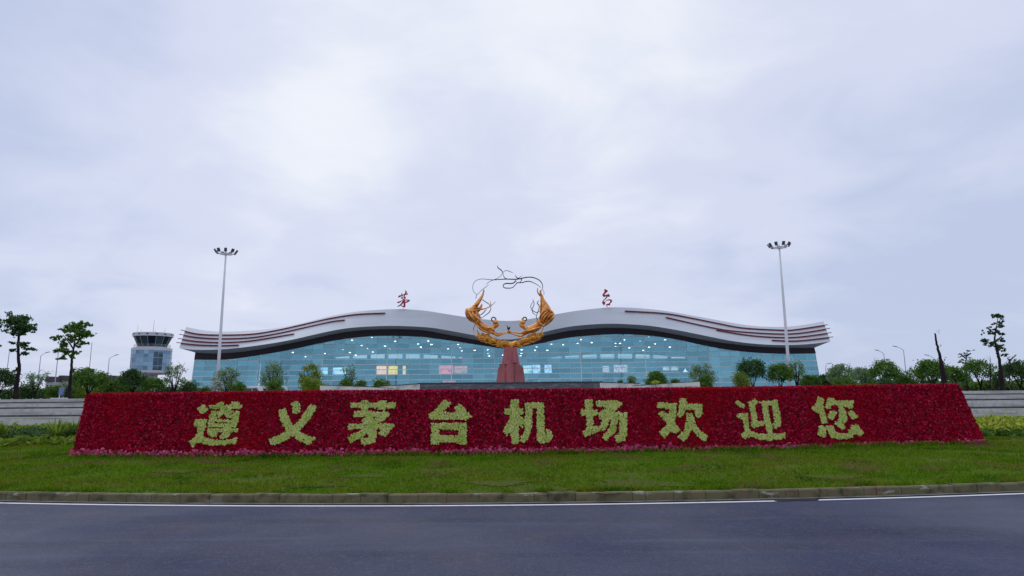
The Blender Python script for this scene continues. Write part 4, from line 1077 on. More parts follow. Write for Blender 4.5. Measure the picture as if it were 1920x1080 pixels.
roof_sign((735, 535), [([(390, 325), (395, 360), (402, 395)], [30, 40, 34]), ([(250, 465), (310, 435), (370, 415), (450, 385), (540, 360), (635, 345)], [50, 66, 42, 34, 40, 50]), ([(535, 200), (570, 265), (545, 310), (515, 370), (490, 440)], [20, 58, 44, 34, 28]),
   ([(372, 505), (440, 468), (545, 482)], [30, 32, 50]), ([(545, 485), (505, 530), (465, 560)], [52, 36, 34]), ([(370, 505), (410, 540), (470, 570)], [36, 40, 40]), ([(470, 560), (475, 590), (475, 640)], [44, 50, 60]),
   ([(210, 670), (250, 690), (340, 645), (430, 612)], [24, 58, 30, 26]), ([(480, 598), (600, 590), (705, 605)], [26, 34, 44]), ([(705, 603), (620, 660), (530, 692)], [40, 54, 36]), ([(465, 640), (340, 790), (215, 857)], [64, 44, 18]), ([(490, 620), (500, 750), (498, 875)], [70, 78, 62]), ([(500, 870), (430, 850), (360, 808)], [52, 44, 26])],
   [], (460, 968), (757, 579.5), 'red brush-style character 茅 standing on the left crest of the terminal roof')
roof_sign((1115, 535), [([(505, 462), (430, 545), (355, 605)], [58, 44, 30]), ([(440, 642), (520, 592), (620, 585), (690, 625)], [22, 32, 44, 70]), ([(690, 620), (640, 695), (585, 755)], [78, 52, 34]), ([(465, 800), (550, 770), (630, 782)], [44, 72, 56])],
   [[(395, 150), (470, 165), (545, 230), (450, 325), (400, 350), (430, 395), (570, 340), (625, 420), (600, 465), (470, 440), (375, 470), (315, 400), (340, 330), (400, 265)], [(350, 595), (372, 650), (435, 670), (430, 730), (400, 800), (370, 795), (310, 710), (310, 665)]],
   (510, 880), (1138.5, 576.5), 'red brush-style character 台 standing on the right crest of the terminal roof')

# ------------------------------------------------------------------ control tower
CY = 300.0
def cz(y, x=285): return float(atY(x, y, CY)[2])
cxx = float(atY(284, 670, CY)[0]); kx = CY / F_PX
ct = empty('control_tower', (cxx, CY, PLAZA), 'round glazed airport control tower left of the terminal', 'control tower')
b = MB(); b.lathe([(2.9, 0), (2.9, cz(698) - PLAZA)], (cxx, CY, PLAZA), 24); 
for a in range(6):
    b.box((cxx + 2.95 * math.cos(a * 1.047 + .5), CY + 2.95 * math.sin(a * 1.047 + .5), (PLAZA + cz(699)) / 2), (.5, .5, cz(699) - PLAZA), a * 1.047 + .5)
b.build('shaft', MT['towerwhite'], ct)
b = MB(); r1 = 8.35
b.lathe([(2.8, cz(703)), (7.6, cz(702)), (8.45, cz(699.5)), (8.45, cz(695.2))], (cxx, CY, 0), 48)
b.build('drum_ring', MT['towerwhite'], ct)
b = MB()
b.lathe([(8.5, cz(658)), (8.5, cz(653.5)), (7.4, cz(652.2)), (6.3, cz(651))], (cxx, CY, 0), 48)
b.build('drum_ring', MT['towerwhite'], ct, smooth=False)
gl = MB(); ms_ = MB()
zr = [cz(695.2), cz(687), cz(680.5), cz(672), cz(665), cz(658)]
nn_ = 26
for i in range(nn_):
    a0, a1 = 2 * math.pi * i / nn_, 2 * math.pi * (i + 1) / nn_
    for j in range(5):
        z0, z1 = zr[j], zr[j + 1]
        gl.add([(cxx + r1 * math.cos(a), CY + r1 * math.sin(a), z) for a, z in ((a0, z0), (a1, z0), (a1, z1), (a0, z1))], [(0, 1, 2, 3)])
    ms_.box((cxx + r1 * math.cos(a0), CY + r1 * math.sin(a0), (zr[0] + zr[-1]) / 2), (.1, .1, zr[-1] - zr[0]), a0)
dg_ = gl.build('drum_glazing', MT['towerglass'], ct)
for z in (zr[1], zr[3]): ms_.lathe([(r1 + .08, z - .12), (r1 + .08, z + .12)], (cxx, CY, 0), 48)
ms_.build('mullion_grid', MT['polegrey'], dg_)
b = MB()
n12 = 14
z0, z1 = cz(650.5), cz(632)
rb0, rb1 = 5.9, 7.9
for i in range(n12):
    a0, a1 = 2 * math.pi * i / n12, 2 * math.pi * (i + 1) / n12
    b.add([(cxx + r_ * math.cos(a), CY + r_ * math.sin(a), z) for a, r_, z in ((a0, rb0, z0), (a1, rb0, z0), (a1, rb1, z1), (a0, rb1, z1))], [(0, 1, 2, 3)])
cab = b.build('cab_glazing', MT['cabglass'], ct)
for i in range(n12):
    a = 2 * math.pi * i / n12
    b = MB()
    b.tube([(cxx + (rb0 + .05) * math.cos(a), CY + (rb0 + .05) * math.sin(a), z0), (cxx + (rb1 + .05) * math.cos(a), CY + (rb1 + .05) * math.sin(a), z1)], .09, 6)
    b.build('cab_post', MT['polegrey'], cab)
b = MB(); b.lathe([(rb1 - .5, z1), (8.45, z1), (8.55, cz(625.6)), (7.8, cz(625)), (0.01, cz(624))], (cxx, CY, 0), 28)
rf = b.build('cab_roof', MT['towerwhite'], ct)
b = MB()
for i in range(28):
    if i % 2: continue
    a = 2 * math.pi * i / 28
    b.box((cxx + 8.52 * math.cos(a), CY + 8.52 * math.sin(a), cz(628.3)), (.12, .9, .55), a)
b.build('roof_vents', MT['lampdark'], rf)
b = MB(); b.lathe([(7.6, cz(651.4)), (7.6, cz(651.4) + .06)], (cxx, CY, 0), 36)
for hh in (.6, 1.1): b.tube([(cxx + 7.5 * math.cos(t), CY + 7.5 * math.sin(t), cz(651.5) + hh) for t in np.linspace(0, 6.283, 37)], .05, 5)
for i in range(24): b.tube([(cxx + 7.5 * math.cos(i * .2618), CY + 7.5 * math.sin(i * .2618), cz(651.5)), (cxx + 7.5 * math.cos(i * .2618), CY + 7.5 * math.sin(i * .2618), cz(651.5) + 1.1)], .04, 4)
b.build('gallery_rail', MT['polegrey'], ct)
for (x, yt, w) in ((287, 600, .11), (261, 609, .07), (267, 618, .07), (294, 618, .07), (312, 615, .07), (305, 620, .06)):
    b = MB(); p = atY(x, yt, CY)
    b.tube([(p[0], CY + (x % 3) - 1, cz(625.4)), (p[0], CY + (x % 3) - 1, p[2])], [w, w * .6], 6)
    b.build('antenna', MT['polegrey'], rf)

# ------------------------------------------------------------------ high masts
def high_mast(px_b, py_b, px_t, py_t, Y, seed, label):
    base = atY(px_b, py_b, Y); base[2] = PLAZA; top = atY(px_t, py_t, Y)
    base[0] = top[0]
    H_ = top[2] - PLAZA
    t = empty('high_mast_light', base, label, 'light mast', 'tall white floodlight masts')
    b_ = MB()
    b_.tube([base, base + [0, 0, .35 * H_], base + [0, 0, .7 * H_], top], [.34, .29, .23, .16], 12)
    b_.build('pole', MT['steel'], t, smooth=True)
    b_ = MB(); b_.lathe([(.55, 0), (.55, .25), (.36, .35)], base, 12); b_.build('base_plate', MT['steel'], t)
    c = top - [0, 0, .25]
    b_ = MB()
    b_.tube([c + 1.25 * np.array([math.cos(a), math.sin(a), 0]) for a in np.linspace(0, 6.283, 25)], .07, 6)
    b_.lathe([(.18, -.3), (.42, -.2), (.42, .15), (.18, .3)], c, 12)
    n_ = 9
    for i in range(n_):
        a = 2 * math.pi * i / n_ + seed
        u_ = np.array([math.cos(a), math.sin(a), 0])
        b_.tube([c + u_ * .3, c + u_ * 1.25 + [0, 0, 0.03], c + u_ * 1.9 + [0, 0, .3]], .055, 5)
    hr = b_.build('head_ring', MT['steel'], t)
    for i in range(n_):
        a = 2 * math.pi * i / n_ + seed
        u_ = np.array([math.cos(a), math.sin(a), 0]); v_ = np.array([-math.sin(a), math.cos(a), 0])
        o_ = c + u_ * 2.05 + [0, 0, .5]
        n1_ = u_ * .5 + np.array([0, 0, .86]); n2_ = np.cross(v_, n1_)
        P = [o_ + sx * .27 * v_ + sy * .40 * n1_ + sz * .13 * n2_ for sz in (-1, 1) for sx, sy in ((-1, -1), (1, -1), (1, 1), (-1, 1))]
        b_ = MB(); b_.box8(P); b_.build('floodlight', MT['lampdark'], hr)
    b_ = MB(); b_.tube([top, top + [0, 0, 1.6]], [.03, .012], 5); b_.build('lightning_rod', MT['polegrey'], t)
high_mast(408, 700, 423.7, 474, 130, .2, 'tall white high-mast floodlight on the left, in front of the terminal end')
high_mast(1478, 700, 1461, 462, 130, .55, 'tall white high-mast floodlight on the right, in front of the terminal end')

# ------------------------------------------------------------------ street lamps and thin poles
def street_lamp(px, py_t, Y, arm, label, head=True, grp='street lamps along the airport road', curved=False):
    top = atY(px, py_t, Y); base = np.array([top[0], Y, PLAZA])
    t = empty('street_lamp' if head else 'flag_pole', base, label, 'street lamp' if head else 'pole', grp)
    H_ = top[2] - PLAZA; k = Y / F_PX
    b_ = MB(); b_.tube([base, base + [0, 0, H_ * .5], top], [.11, .09, .065], 8); b_.build('pole', MT['polegrey'], t)
    if head:
        dx = arm * k
        if curved:
            q = catmull([top, top + [dx * .25, 0, .9], top + [dx * .7, 0, 1.3], top + [dx, 0, 1.2]], 5)
        else:
            q = np.array([top - [0, 0, .6], top + [0, 0, -.1], top + [dx * .3, 0, .35], top + [dx * .8, 0, .7]])
        b_ = MB(); b_.tube(q, .05, 6); b_.build('arm', MT['polegrey'], t)
        e_ = q[-1]
        s = 1 if dx > 0 else -1
        b_ = MB(); b_.box8([e_ + np.array(v) for v in [(-s * .1, -.14, -.05), (s * .75, -.12, .12), (s * .75, .12, .12), (-s * .1, .14, -.05), (-s * .1, -.1, .08), (s * .75, -.08, .24), (s * .75, .08, .24), (-s * .1, .1, .08)]])
        b_.build('lamp_head', MT['lampdark'], t)
        b_ = MB(); b_.lathe([(.2, 0), (.2, .5), (.12, .6)], base, 8); b_.build('base', MT['polegrey'], t)
    return t
street_lamp(76.5, 667, 150, 12, 'street lamp with arm to the right, between the two tall trees at far left')
street_lamp(205, 672, 150, 13, 'street lamp with arm to the right, left of the control tower')
street_lamp(17.5, 660, 150, 11, 'street lamp half hidden by the leaves of the leftmost tall tree')
street_lamp(1548, 692, 150, 6, 'small street lamp with curved neck beside the right end of the terminal', curved=True)
street_lamp(1657, 663, 150, -12, 'street lamp with arm to the left showing above the tallest dome tree')
street_lamp(1694, 656, 140, -16, 'street lamp with long arm to the left, tallest one at the right')
street_lamp(1752, 672, 150, -14, 'street lamp with arm to the left mostly hidden by the bare leaning trunk')
street_lamp(110, 655, 140, 0, 'thin bare pole left of the second tall tree', False, 'thin bare poles at the left')
street_lamp(172.5, 642, 160, 0, 'very tall thin bare pole right of the second tall tree', False, 'thin bare poles at the left')

# ------------------------------------------------------------------ far buildings
def house(px0, px1, py_e, py_r, Y, label, wins, arch=False):
    a, c = atY(px0, py_e, Y), atY(px1, py_e, Y); r_ = atY((px0 + px1) / 2, py_r, Y)
    t = empty('house', ((a[0] + c[0]) / 2, Y, PLAZA), label, 'building')
    w, d = c[0] - a[0], 14.0
    zE, zR = a[2], r_[2]
    b_ = MB(); b_.box(((a[0] + c[0]) / 2, Y + d / 2, (PLAZA + zE) / 2), (w, d, zE - PLAZA)); b_.build('wall', MT['housewall'], t)
    b_ = MB()
    if arch:
        prof = [(-.03 * w, zE + .02)] + [(w * u, zE + .4 + (zR - zE) * (1 - (2 * u - 1) ** 2) ** .6) for u in np.linspace(0, 1, 14)] + [(1.03 * w, zE + .02)]
    else:
        prof = [(-.04 * w, zE + .02), (w * .12, zR - .2), (w * .2, zR), (w * .82, zR), (w * .9, zR - .2), (1.04 * w, zE + .02)]
    f1 = [np.array([a[0] + x, Y - .8, z]) for x, z in prof]; f2 = [p + np.array([0, d + 1.6, 0]) for p in f1]
    n_ = len(prof)
    b_.add(f1 + f2, [(i, i + 1, n_ + i + 1, n_ + i) for i in range(n_ - 1)] + [tuple(range(n_))[::-1], tuple(range(n_, 2 * n_)), (0, n_, 2 * n_ - 1, n_ - 1)])
    b_.build('roof', MT['houseroof'], t)
    for k in range(wins):
        b_ = MB(); b_.box((a[0] + w * (k + .5) / wins, Y - .05, PLAZA + (zE - PLAZA) * .62), (w / wins * .42, .12, (zE - PLAZA) * .4)); b_.build('window', MT['winglass'], t)
house(136, 238, 715, 705, 260, 'long low pale building with dark arched roof below the control tower', 9, True)
house(86, 100, 716, 706, 250, 'small pale gable-ended house with dark roof, left of the second tall tree', 2)
house(110, 124, 714, 704, 255, 'pale gable-ended house with dark roof, just behind the second tall tree', 2)

# ------------------------------------------------------------------ vehicles
def wheel(parent, x, y, z, r_, w):
    b_ = MB()
    n_ = 16
    V = [(x + rr * math.cos(2 * math.pi * i / n_), y + sy * w / 2, z + rr * math.sin(2 * math.pi * i / n_)) for sy, rr in ((-1, r_ * .6), (-1, r_), (1, r_), (1, r_ * .6)) for i in range(n_)]
    b_.add(V, [(j * n_ + i, j * n_ + (i + 1) % n_, (j + 1) * n_ + (i + 1) % n_, (j + 1) * n_ + i) for j in range(3) for i in range(n_)])
    wh = b_.build('wheel', MT['rubber'], parent)
    b_ = MB(); V = [(x + r_ * .6 * math.cos(2 * math.pi * i / n_), y + sy * w * .42, z + r_ * .6 * math.sin(2 * math.pi * i / n_)) for sy in (-1, 1) for i in range(n_)]
    b_.add(V, [tuple(range(n_)), tuple(range(2 * n_ - 1, n_ - 1, -1))]); b_.build('rim', MT['steel'], wh)
def vehicle(px, Y, prof, glassx, W_, paint, label, name, cat, L_, wheels, rw, group=None, flip=False):
    p = atY(px, 738, Y); t = empty(name, (p[0], Y, PLAZA), label, cat, group)
    s = -1 if flip else 1
    b_ = MB(); rings = []
    for yy, k in ((-W_ / 2, .94), (-W_ / 2 + .12, 1.0), (W_ / 2 - .12, 1.0), (W_ / 2, .94)):
        rings.append([(p[0] + s * (x - L_ / 2) * (.985 if k < 1 else 1), Y + yy * (1 if z < 1.0 else .9), PLAZA + .02 + (z if z < .5 else z * (0.985 if k < 1 else 1))) for x, z in prof])
    n_ = len(prof); V = np.array(rings).reshape(-1, 3)
    b_.add(V, [(j * n_ + i, j * n_ + (i + 1) % n_, (j + 1) * n_ + (i + 1) % n_, (j + 1) * n_ + i) for j in range(3) for i in range(n_)] + [tuple(range(n_))[::-1], tuple(3 * n_ + i for i in range(n_))])
    b_.build('body', paint, t)
    for poly in glassx:
        for sy in (-1, 1):
            b_ = MB()
            y_ = Y + sy * (W_ / 2 * .955 + .012)
            V = [(p[0] + s * (x - L_ / 2), y_, PLAZA + z) for x, z in poly]
            b_.add(V, [tuple(range(len(poly)))])
            b_.build('window', MT['winglass'], t)
    for wx in wheels:
        for sy in (-1, 1):
            wheel(t, p[0] + s * (wx - L_ / 2), Y + sy * (W_ / 2 - .1), PLAZA + rw, rw, .22)
    for sy in (-1, 1):
        for xx, mm, nm in ((0.02, MT['red_lamp'], 'tail_light'), (L_ - .02, MT['white'], 'headlight')):
            b_ = MB(); b_.box((p[0] + s * (xx - L_ / 2), Y + sy * (W_ / 2 - .3), PLAZA + .8), (.1, .35, .16)); b_.build(nm, mm, t)
carprof = [(0, .35), (0, .85), (.12, 1.0), (.6, 1.05), (1.1, 1.42), (1.6, 1.5), (2.5, 1.48), (3.3, 1.05), (4.2, .88), (4.4, .7), (4.42, .35), (4.0, .25), (.4, .25)]
carglass = [[(.95, 1.04), (1.25, 1.38), (1.95, 1.41), (1.95, 1.04)], [(2.02, 1.04), (2.02, 1.41), (2.5, 1.38), (3.05, 1.04)]]
vehicle(27, 120, carprof, carglass, 1.8, MT['carwhite'], 'pale parked car behind the trunk of the leftmost tall tree', 'parked_car', 'car', 4.42, (.85, 3.5), .33, 'cars parked on the left of the plaza')
vehicle(50, 112, carprof, carglass, 1.8, MT['carviolet'], 'violet parked car beside the twiggy bare tree at far left', 'parked_car', 'car', 4.42, (.85, 3.5), .33, 'cars parked on the left of the plaza', True)
vehicle(92, 118, carprof, carglass, 1.8, MT['cargrey'], 'grey parked car behind the blue tilted board', 'parked_car', 'car', 4.42, (.85, 3.5), .33, 'cars parked on the left of the plaza')
vehicle(1350, 150, carprof, carglass, 1.8, MT['carwhite'], 'small white car seen far off between the pale tree and the tall dark dome tree', 'parked_car', 'car', 4.42, (.85, 3.5), .33)
vehicle(1371, 158, carprof, carglass, 1.8, MT['cargrey'], 'grey car far off beside the trunk foot of the tall dark dome tree', 'parked_car', 'car', 4.42, (.85, 3.5), .33, None, True)
p = atY(1285, 698, 233.0); q = atY(1285, 690, 233.0)
b = MB(); hh_ = q[2] - p[2]; b.lathe([(.95, 0), (.85, .1 * hh_), (.35, .45 * hh_), (.10, .8 * hh_), (.02, hh_)], (0, 0, 0), 14, caps=True)
o = b.build('cone_lamp', MT['coneglow']); o.location = p
tag(o, 'small white glowing cone behind the glass right of the white panels', 'lamp')
busprof = [(0, .4), (0, 2.3), (.15, 2.62), (.5, 2.7), (5.9, 2.7), (6.5, 2.5), (6.95, 1.5), (7.0, .9), (7.0, .4), (6.6, .3), (.4, .3)]
busglass = [[(.3, 1.35), (.3, 2.2), (1.7, 2.2), (1.7, 1.35)], [(1.8, 1.35), (1.8, 2.2), (3.2, 2.2), (3.2, 1.35)], [(3.3, 1.35), (3.3, 2.2), (4.7, 2.2), (4.7, 1.35)], [(4.85, 1.2), (4.85, 2.25), (6.0, 2.25), (6.45, 1.3), (6.4, 1.2)]]
for px, Yv, lab, fl in ((378, 168, 'white minibus at the left end of the terminal behind green shrubs', False), (466, 165, 'white minibus between the two vase-shaped trees left of the terminal centre', False), (512, 175, 'white minibus behind the round tree second from the left mast', True)):
    vehicle(px, Yv, busprof, busglass, 2.2, MT['carwhite'], lab, 'minibus', 'minibus', 7.0, (1.4, 5.4), .42, 'white minibuses parked in front of the terminal', fl)

# tilted blue board on the terrace edge
p = atY(113, 747, 46.6)
t = empty('information_board', (p[0], 46.6, PLAZA), 'blue tilted board on two legs standing on the left terrace top', 'sign')
b = MB(); a, c, e_, f_ = atY(109.5, 741, 46.5), atY(119, 741, 46.5), atY(123, 726, 46.75), atY(111, 727, 46.75)
dd = np.array([0, .06, .01])
b.box8([a, c, c + dd, a + dd, f_, e_, e_ + dd, f_ + dd]); b.build('panel', MT['bluepanel'], t)
for x in (111.5, 118.5):
    b = MB(); q = atY(x, 741, 46.56); b.tube([(q[0], 46.58, PLAZA), (q[0], 46.56, q[2] + .1)], .03, 6)
    b.build('leg', MT['white'], t)
b = MB(); q0, q1 = atY(99, 747, 46.6), atY(123, 747, 46.6); b.box(((q0[0] + q1[0]) / 2, 46.6, PLAZA + .05), (q1[0] - q0[0], .5, .09)); b.build('base_slab', MT['white'], t)
b = MB(); q0, q1 = atY(116, 748, 46.45), atY(125, 722, 46.45); q0[2] = PLAZA; b.tube([q0, q1], .05, 6); b.build('brace', MT['lampdark'], t)

# ------------------------------------------------------------------ trees
def stems_mesh(t, H_, W_, n_, seed, base_r, fork, spread, name='trunk'):
    g_ = random.Random(seed); b_ = MB(); tips = []
    for i in range(n_):
        a = 2 * math.pi * (i + g_.random() * .6) / n_
        rr = spread * W_ / 2 * g_.uniform(.45, 1)
        zt = H_ * g_.uniform(.68, .9)
        p = [np.array([0.04 * math.cos(a), .04 * math.sin(a), -0.03]), np.array([.06 * rr * math.cos(a), .06 * rr * math.sin(a), fork * H_]),
             np.array([.5 * rr * math.cos(a), .5 * rr * math.sin(a), (fork + (zt / H_ - fork) * .55) * H_]), np.array([rr * math.cos(a), rr * math.sin(a), zt])]
        q = catmull(p, 4)
        b_.tube(q, np.linspace(base_r, base_r * .22, len(q)), 5)
        for _ in range(3):
            k = g_.randrange(len(q) // 2, len(q)); e_ = q[k] + np.array([g_.uniform(-.25, .25) * W_, g_.uniform(-.25, .25) * W_, g_.uniform(.05, .25) * H_])
            b_.tube([q[k], (q[k] + e_) / 2 + [0, 0, .03 * H_], e_], [base_r * .3, base_r * .2, base_r * .1], 4); tips.append(e_)
        tips.append(q[-1])
    b_.build(name, MT['bark'], t, local=True)
    return tips
TG = 'small clipped trees and shrubs on the plaza'
TREE_N = [0]
def plant(px, py_t, wpx, Y, style, leaf, label, dens=1.0):
    """style: dome (clear stems under a cap), vase (upright open), twig (nearly bare), shrub (dense to the ground)"""
    TREE_N[0] += 1; seed = TREE_N[0] * 17 + 3
    gg = np.random.default_rng(seed)
    top = atY(px, py_t, Y); H_ = top[2] - PLAZA; W_ = wpx * Y / F_PX
    name, cat = ('shrub', 'shrub') if style == 'shrub' else ('small_tree', 'tree')
    t = empty(name, (top[0], Y, PLAZA), label, cat)
    if style == 'dome':
        tips = stems_mesh(t, H_, W_, gg.integers(4, 7), seed, .028 * H_ * .6 + .012, .16, .95)
        n_ = int(52 * dens)
        th = gg.uniform(0, 2 * math.pi, n_); cz_ = gg.uniform(-.3, 1, n_); sr = np.sqrt(np.clip(1 - np.maximum(cz_, 0) ** 2, 0, 1)); rad = gg.uniform(.78, 1.0, n_)
        Cn = np.stack([W_ / 2 * .88 * sr * np.cos(th) * rad, W_ / 2 * .88 * sr * np.sin(th) * rad, H_ * (.56 + .40 * cz_ * rad)], -1)
        sg = .085 * W_; per = 50
    elif style == 'vase':
        tips = stems_mesh(t, H_, W_, 8, seed, .02 * H_ + .008, .12, .9)
        n_ = int(46 * dens)
        th = gg.uniform(0, 2 * math.pi, n_); cz_ = gg.uniform(-.85, 1, n_); sr = np.sqrt(np.clip(1 - cz_ ** 2, 0, 1)); rad = gg.uniform(.72, 1.0, n_)
        Cn = np.stack([W_ / 2 * .9 * sr * np.cos(th) * rad, W_ / 2 * .9 * sr * np.sin(th) * rad, H_ * (.60 + .36 * cz_ * rad)], -1)
        sg = .075 * W_; per = 34
    elif style == 'twig':
        tips = stems_mesh(t, H_, W_, 9, seed, .018 * H_ + .006, .15, 1.0)
        Cn = np.array(tips); sg = .07 * W_; per = int(12 * dens)
    else:
        tips = stems_mesh(t, H_, W_, 5, seed, .02, .1, .7, 'stem')
        n_ = int(40 * dens)
        th = gg.uniform(0, 2 * math.pi, n_); cz_ = gg.uniform(-.9, 1, n_); sr = np.sqrt(np.clip(1 - np.maximum(cz_, 0) ** 2, 0, 1)); rad = gg.uniform(.45, 1, n_)
        Cn = np.stack([W_ / 2 * .9 * sr * np.cos(th) * rad, W_ / 2 * .9 * sr * np.sin(th) * rad, H_ * (.47 + .45 * cz_ * rad)], -1)
        sg = .10 * W_; per = 55
    sgs = sg * gg.uniform(.7, 1.3, len(Cn))
    P = (Cn[:, None, :] + gg.normal(size=(len(Cn), per, 3)) * sgs[:, None, None] * np.array([1, 1, .75])).reshape(-1, 3)
    P = P[(P[:, 2] > .05) & (P[:, 2] < H_ * 1.03)]
    V, Fc = leaves(P, min(max(.06, .05 * W_ ** .5 * (Y / 52)), .12), seed)
    raw('crown' if style != 'shrub' else 'foliage', V, Fc, LM[leaf], t, local=True)
PL = [
 (3, 692, 52, 50, 'dome', 'dark', 'dense dark round tree cut by the left edge of the photo', 1.4),
 (70, 695, 46, 52, 'twig', 'grey', 'twiggy almost leafless tree right of the leftmost tall tree', 1.6),
 (54, 716, 34, 54, 'shrub', 'dark', 'dark dense shrub behind the violet car at far left', 1),
 (104, 719, 30, 58, 'shrub', 'green', 'green shrub behind the blue tilted board', 1),
 (128, 719, 30, 60, 'shrub', 'green', 'green shrub at the foot of the second tall tree', 1),
 (150, 718, 34, 62, 'shrub', 'lime', 'yellowish green shrub right of the second tall tree', 1),
 (170, 690, 62, 56, 'dome', 'green', 'broad round tree above the left end of the flower wall', 1.5),
 (196, 716, 36, 60, 'shrub', 'lime', 'low yellowish shrub below the lamp left of the control tower', 1),
 (223, 707, 52, 58, 'shrub', 'green', 'wide green shrub just left of the control tower', 1.3),
 (252, 693, 46, 54, 'dome', 'dark', 'dark round tree in front of the control tower drum', 1.5),
 (289, 709, 36, 54, 'dome', 'green', 'small flat-topped green tree in front of the control tower shaft', 1.4),
 (330, 681, 42, 52, 'vase', 'grey', 'open vase-shaped tree with see-through branches right of the control tower', .7),
 (316, 722, 36, 54, 'shrub', 'dark', 'dark low shrub under the open vase-shaped tree', 1),
 (356, 712, 38, 56, 'shrub', 'dark', 'rounded dark shrub at the left end of the terminal glass', 1.3),
 (386, 722, 24, 58, 'shrub', 'green', 'small green shrub left of the left mast foot', 1),
 (407, 702, 22, 50, 'shrub', 'pale', 'whitish-leaved shrub at the foot of the left mast', .6),
 (428, 685, 44, 54, 'vase', 'grey', 'grey-green feathery tree right of the left mast', 1),
 (446, 711, 30, 52, 'shrub', 'green', 'green shrub tucked against the feathery tree by the left mast', 1),
 (513, 680, 48, 54, 'vase', 'grey', 'round feathery tree in front of the minibuses', 1),
 (515, 707, 34, 52, 'shrub', 'green', 'dark green shrub under the round feathery tree', 1.2),
 (583, 681, 42, 54, 'vase', 'lime', 'bright yellow-green upright tree left of the cream ramp wall', 1.1),
 (586, 706, 48, 52, 'shrub', 'lime', 'bushy yellow-green shrub under the bright upright tree', 1.3),
 (656, 684, 30, 62, 'twig', 'grey', 'thin sparse tree in front of the pale blue panels', 1.2),
 (650, 706, 28, 60, 'shrub', 'green', 'rounded shrub under the thin sparse tree', 1.2),
 (677, 708, 24, 60, 'shrub', 'green', 'small dome shrub between the thin sparse tree and the yellow panels', 1.2),
 (715, 709, 34, 60, 'shrub', 'green', 'wide dome shrub below the yellow panels', 1.3),
 (1163, 711, 18, 60, 'shrub', 'green', 'tiny dome shrub above the right short cream wall', 1),
 (1184, 701, 24, 62, 'shrub', 'grey', 'grey-green round shrub behind the right short cream wall', .8),
 (1230, 697, 38, 58, 'dome', 'green', 'flat dome tree behind the small topiary', 1.5),
 (1266, 708, 24, 60, 'shrub', 'green', 'low dome shrub right of the flat dome tree', 1.2),
 (1316, 679, 46, 54, 'vase', 'grey', 'pale grey-green round tree at the right end of the cream ramp wall', 1.1),
 (1321, 693, 28, 52, 'shrub', 'green', 'dark green shrub under the pale grey-green tree', 1.2),
 (1408, 671, 50, 52, 'dome', 'dark', 'tall dark dome tree with clear stems left of the right mast', 1.5),
 (1389, 695, 34, 50, 'shrub', 'lime', 'yellow-green shrub at the foot of the tall dark dome tree', 1.2),
 (1461, 682, 46, 52, 'dome', 'green', 'dense rounded tree just left of the right mast foot', 1.5),
 (1491, 675, 34, 56, 'vase', 'grey', 'thin hazy tree right behind the right mast foot', .8),
 (1518, 702, 32, 54, 'dome', 'green', 'small round tree below the right end of the terminal roof', 1.4),
 (1543, 702, 30, 56, 'dome', 'dark', 'small dark round tree at the right corner of the terminal', 1.4),
 (1578, 683, 50, 52, 'dome', 'grey', 'spreading see-through tree right of the terminal corner', 1.2),
 (1584, 706, 44, 50, 'shrub', 'green', 'green shrub under the spreading see-through tree', 1),
 (1617, 688, 38, 58, 'dome', 'grey', 'hazy grey-green tree between the spreading tree and the tallest dome tree', 1),
 (1655, 673, 48, 52, 'dome', 'green', 'tallest dome tree on the right, with a clear cap', 1.4),
 (1660, 707, 40, 50, 'shrub', 'dark', 'dark shrub under the tallest dome tree on the right', 1),
 (1691, 693, 44, 54, 'shrub', 'green', 'wide green rounded bush right of the tallest dome tree', 1.4),
 (1722, 690, 32, 60, 'twig', 'grey', 'sparse twiggy tree left of the big bush by the leaning trunk', 1.6),
 (1744, 675, 56, 52, 'dome', 'green', 'big dense dome tree left of the bare leaning trunk', 1.7),
 (1786, 687, 40, 54, 'dome', 'green', 'rounded green tree right of the bare leaning trunk', 1.5),
 (1803, 701, 34, 58, 'vase', 'grey', 'pale feathery small tree above the right end of the flower wall', .8),
 (1832, 674, 54, 52, 'dome', 'green', 'wide see-through dome tree above the right terrace', 1),
 (1906, 676, 56, 54, 'dome', 'dark', 'dense dark tree cut by the right edge of the photo', 1.7),
 (1871, 690, 22, 50, 'shrub', 'dark', 'narrow dark bush round the trunk of the cloud-pruned tree', 1),
 (1856, 712, 26, 58, 'shrub', 'green', 'low shrub left of the cloud-pruned tree', 1),
]
for a in PL: plant(*a)
def hedge(x0, x1, yt, Y, label, seed, leaf):
    a, c = atY(x0, yt, Y), atY(x1, yt, Y)
    t = empty('hedge', ((a[0] + c[0]) / 2, Y, PLAZA), label, 'hedge')
    g_ = np.random.default_rng(seed); L_ = c[0] - a[0]; n_ = int(L_ * 420)
    u_ = g_.uniform(0, 1, n_); Hh = np.interp(u_, [0, 1], [a[2], c[2]]) - PLAZA
    Hh = Hh * (0.86 + .12 * np.sin(u_ * L_ * 2.1) + .10 * np.sin(u_ * L_ * 5.3 + 1))
    P = np.stack([a[0] + u_ * L_, Y + g_.normal(0, .35, n_), PLAZA + Hh * g_.uniform(0.02, 1, n_) ** .8], -1)
    V, Fc = leaves(P, .12, seed); raw('foliage', V, Fc, LM[leaf], t)
    b_ = MB()
    for xx in np.arange(a[0] + .3, c[0], .8): b_.tube([(xx, Y, PLAZA - .02), (xx + .05, Y, PLAZA + .7)], .02, 5)
    tag(b_.build('stem', MT['bark'], t), kind='stuff')
hedge(1500, 1990, 711, 63, 'long loose hedge running behind the trees on the right', 301, 'dark')
hedge(1560, 1990, 716, 57, 'lower yellow-green hedge in front of the long right hedge', 302, 'green')
hedge(-40, 420, 727, 64, 'low dark hedge running behind the trees on the left', 303, 'dark')
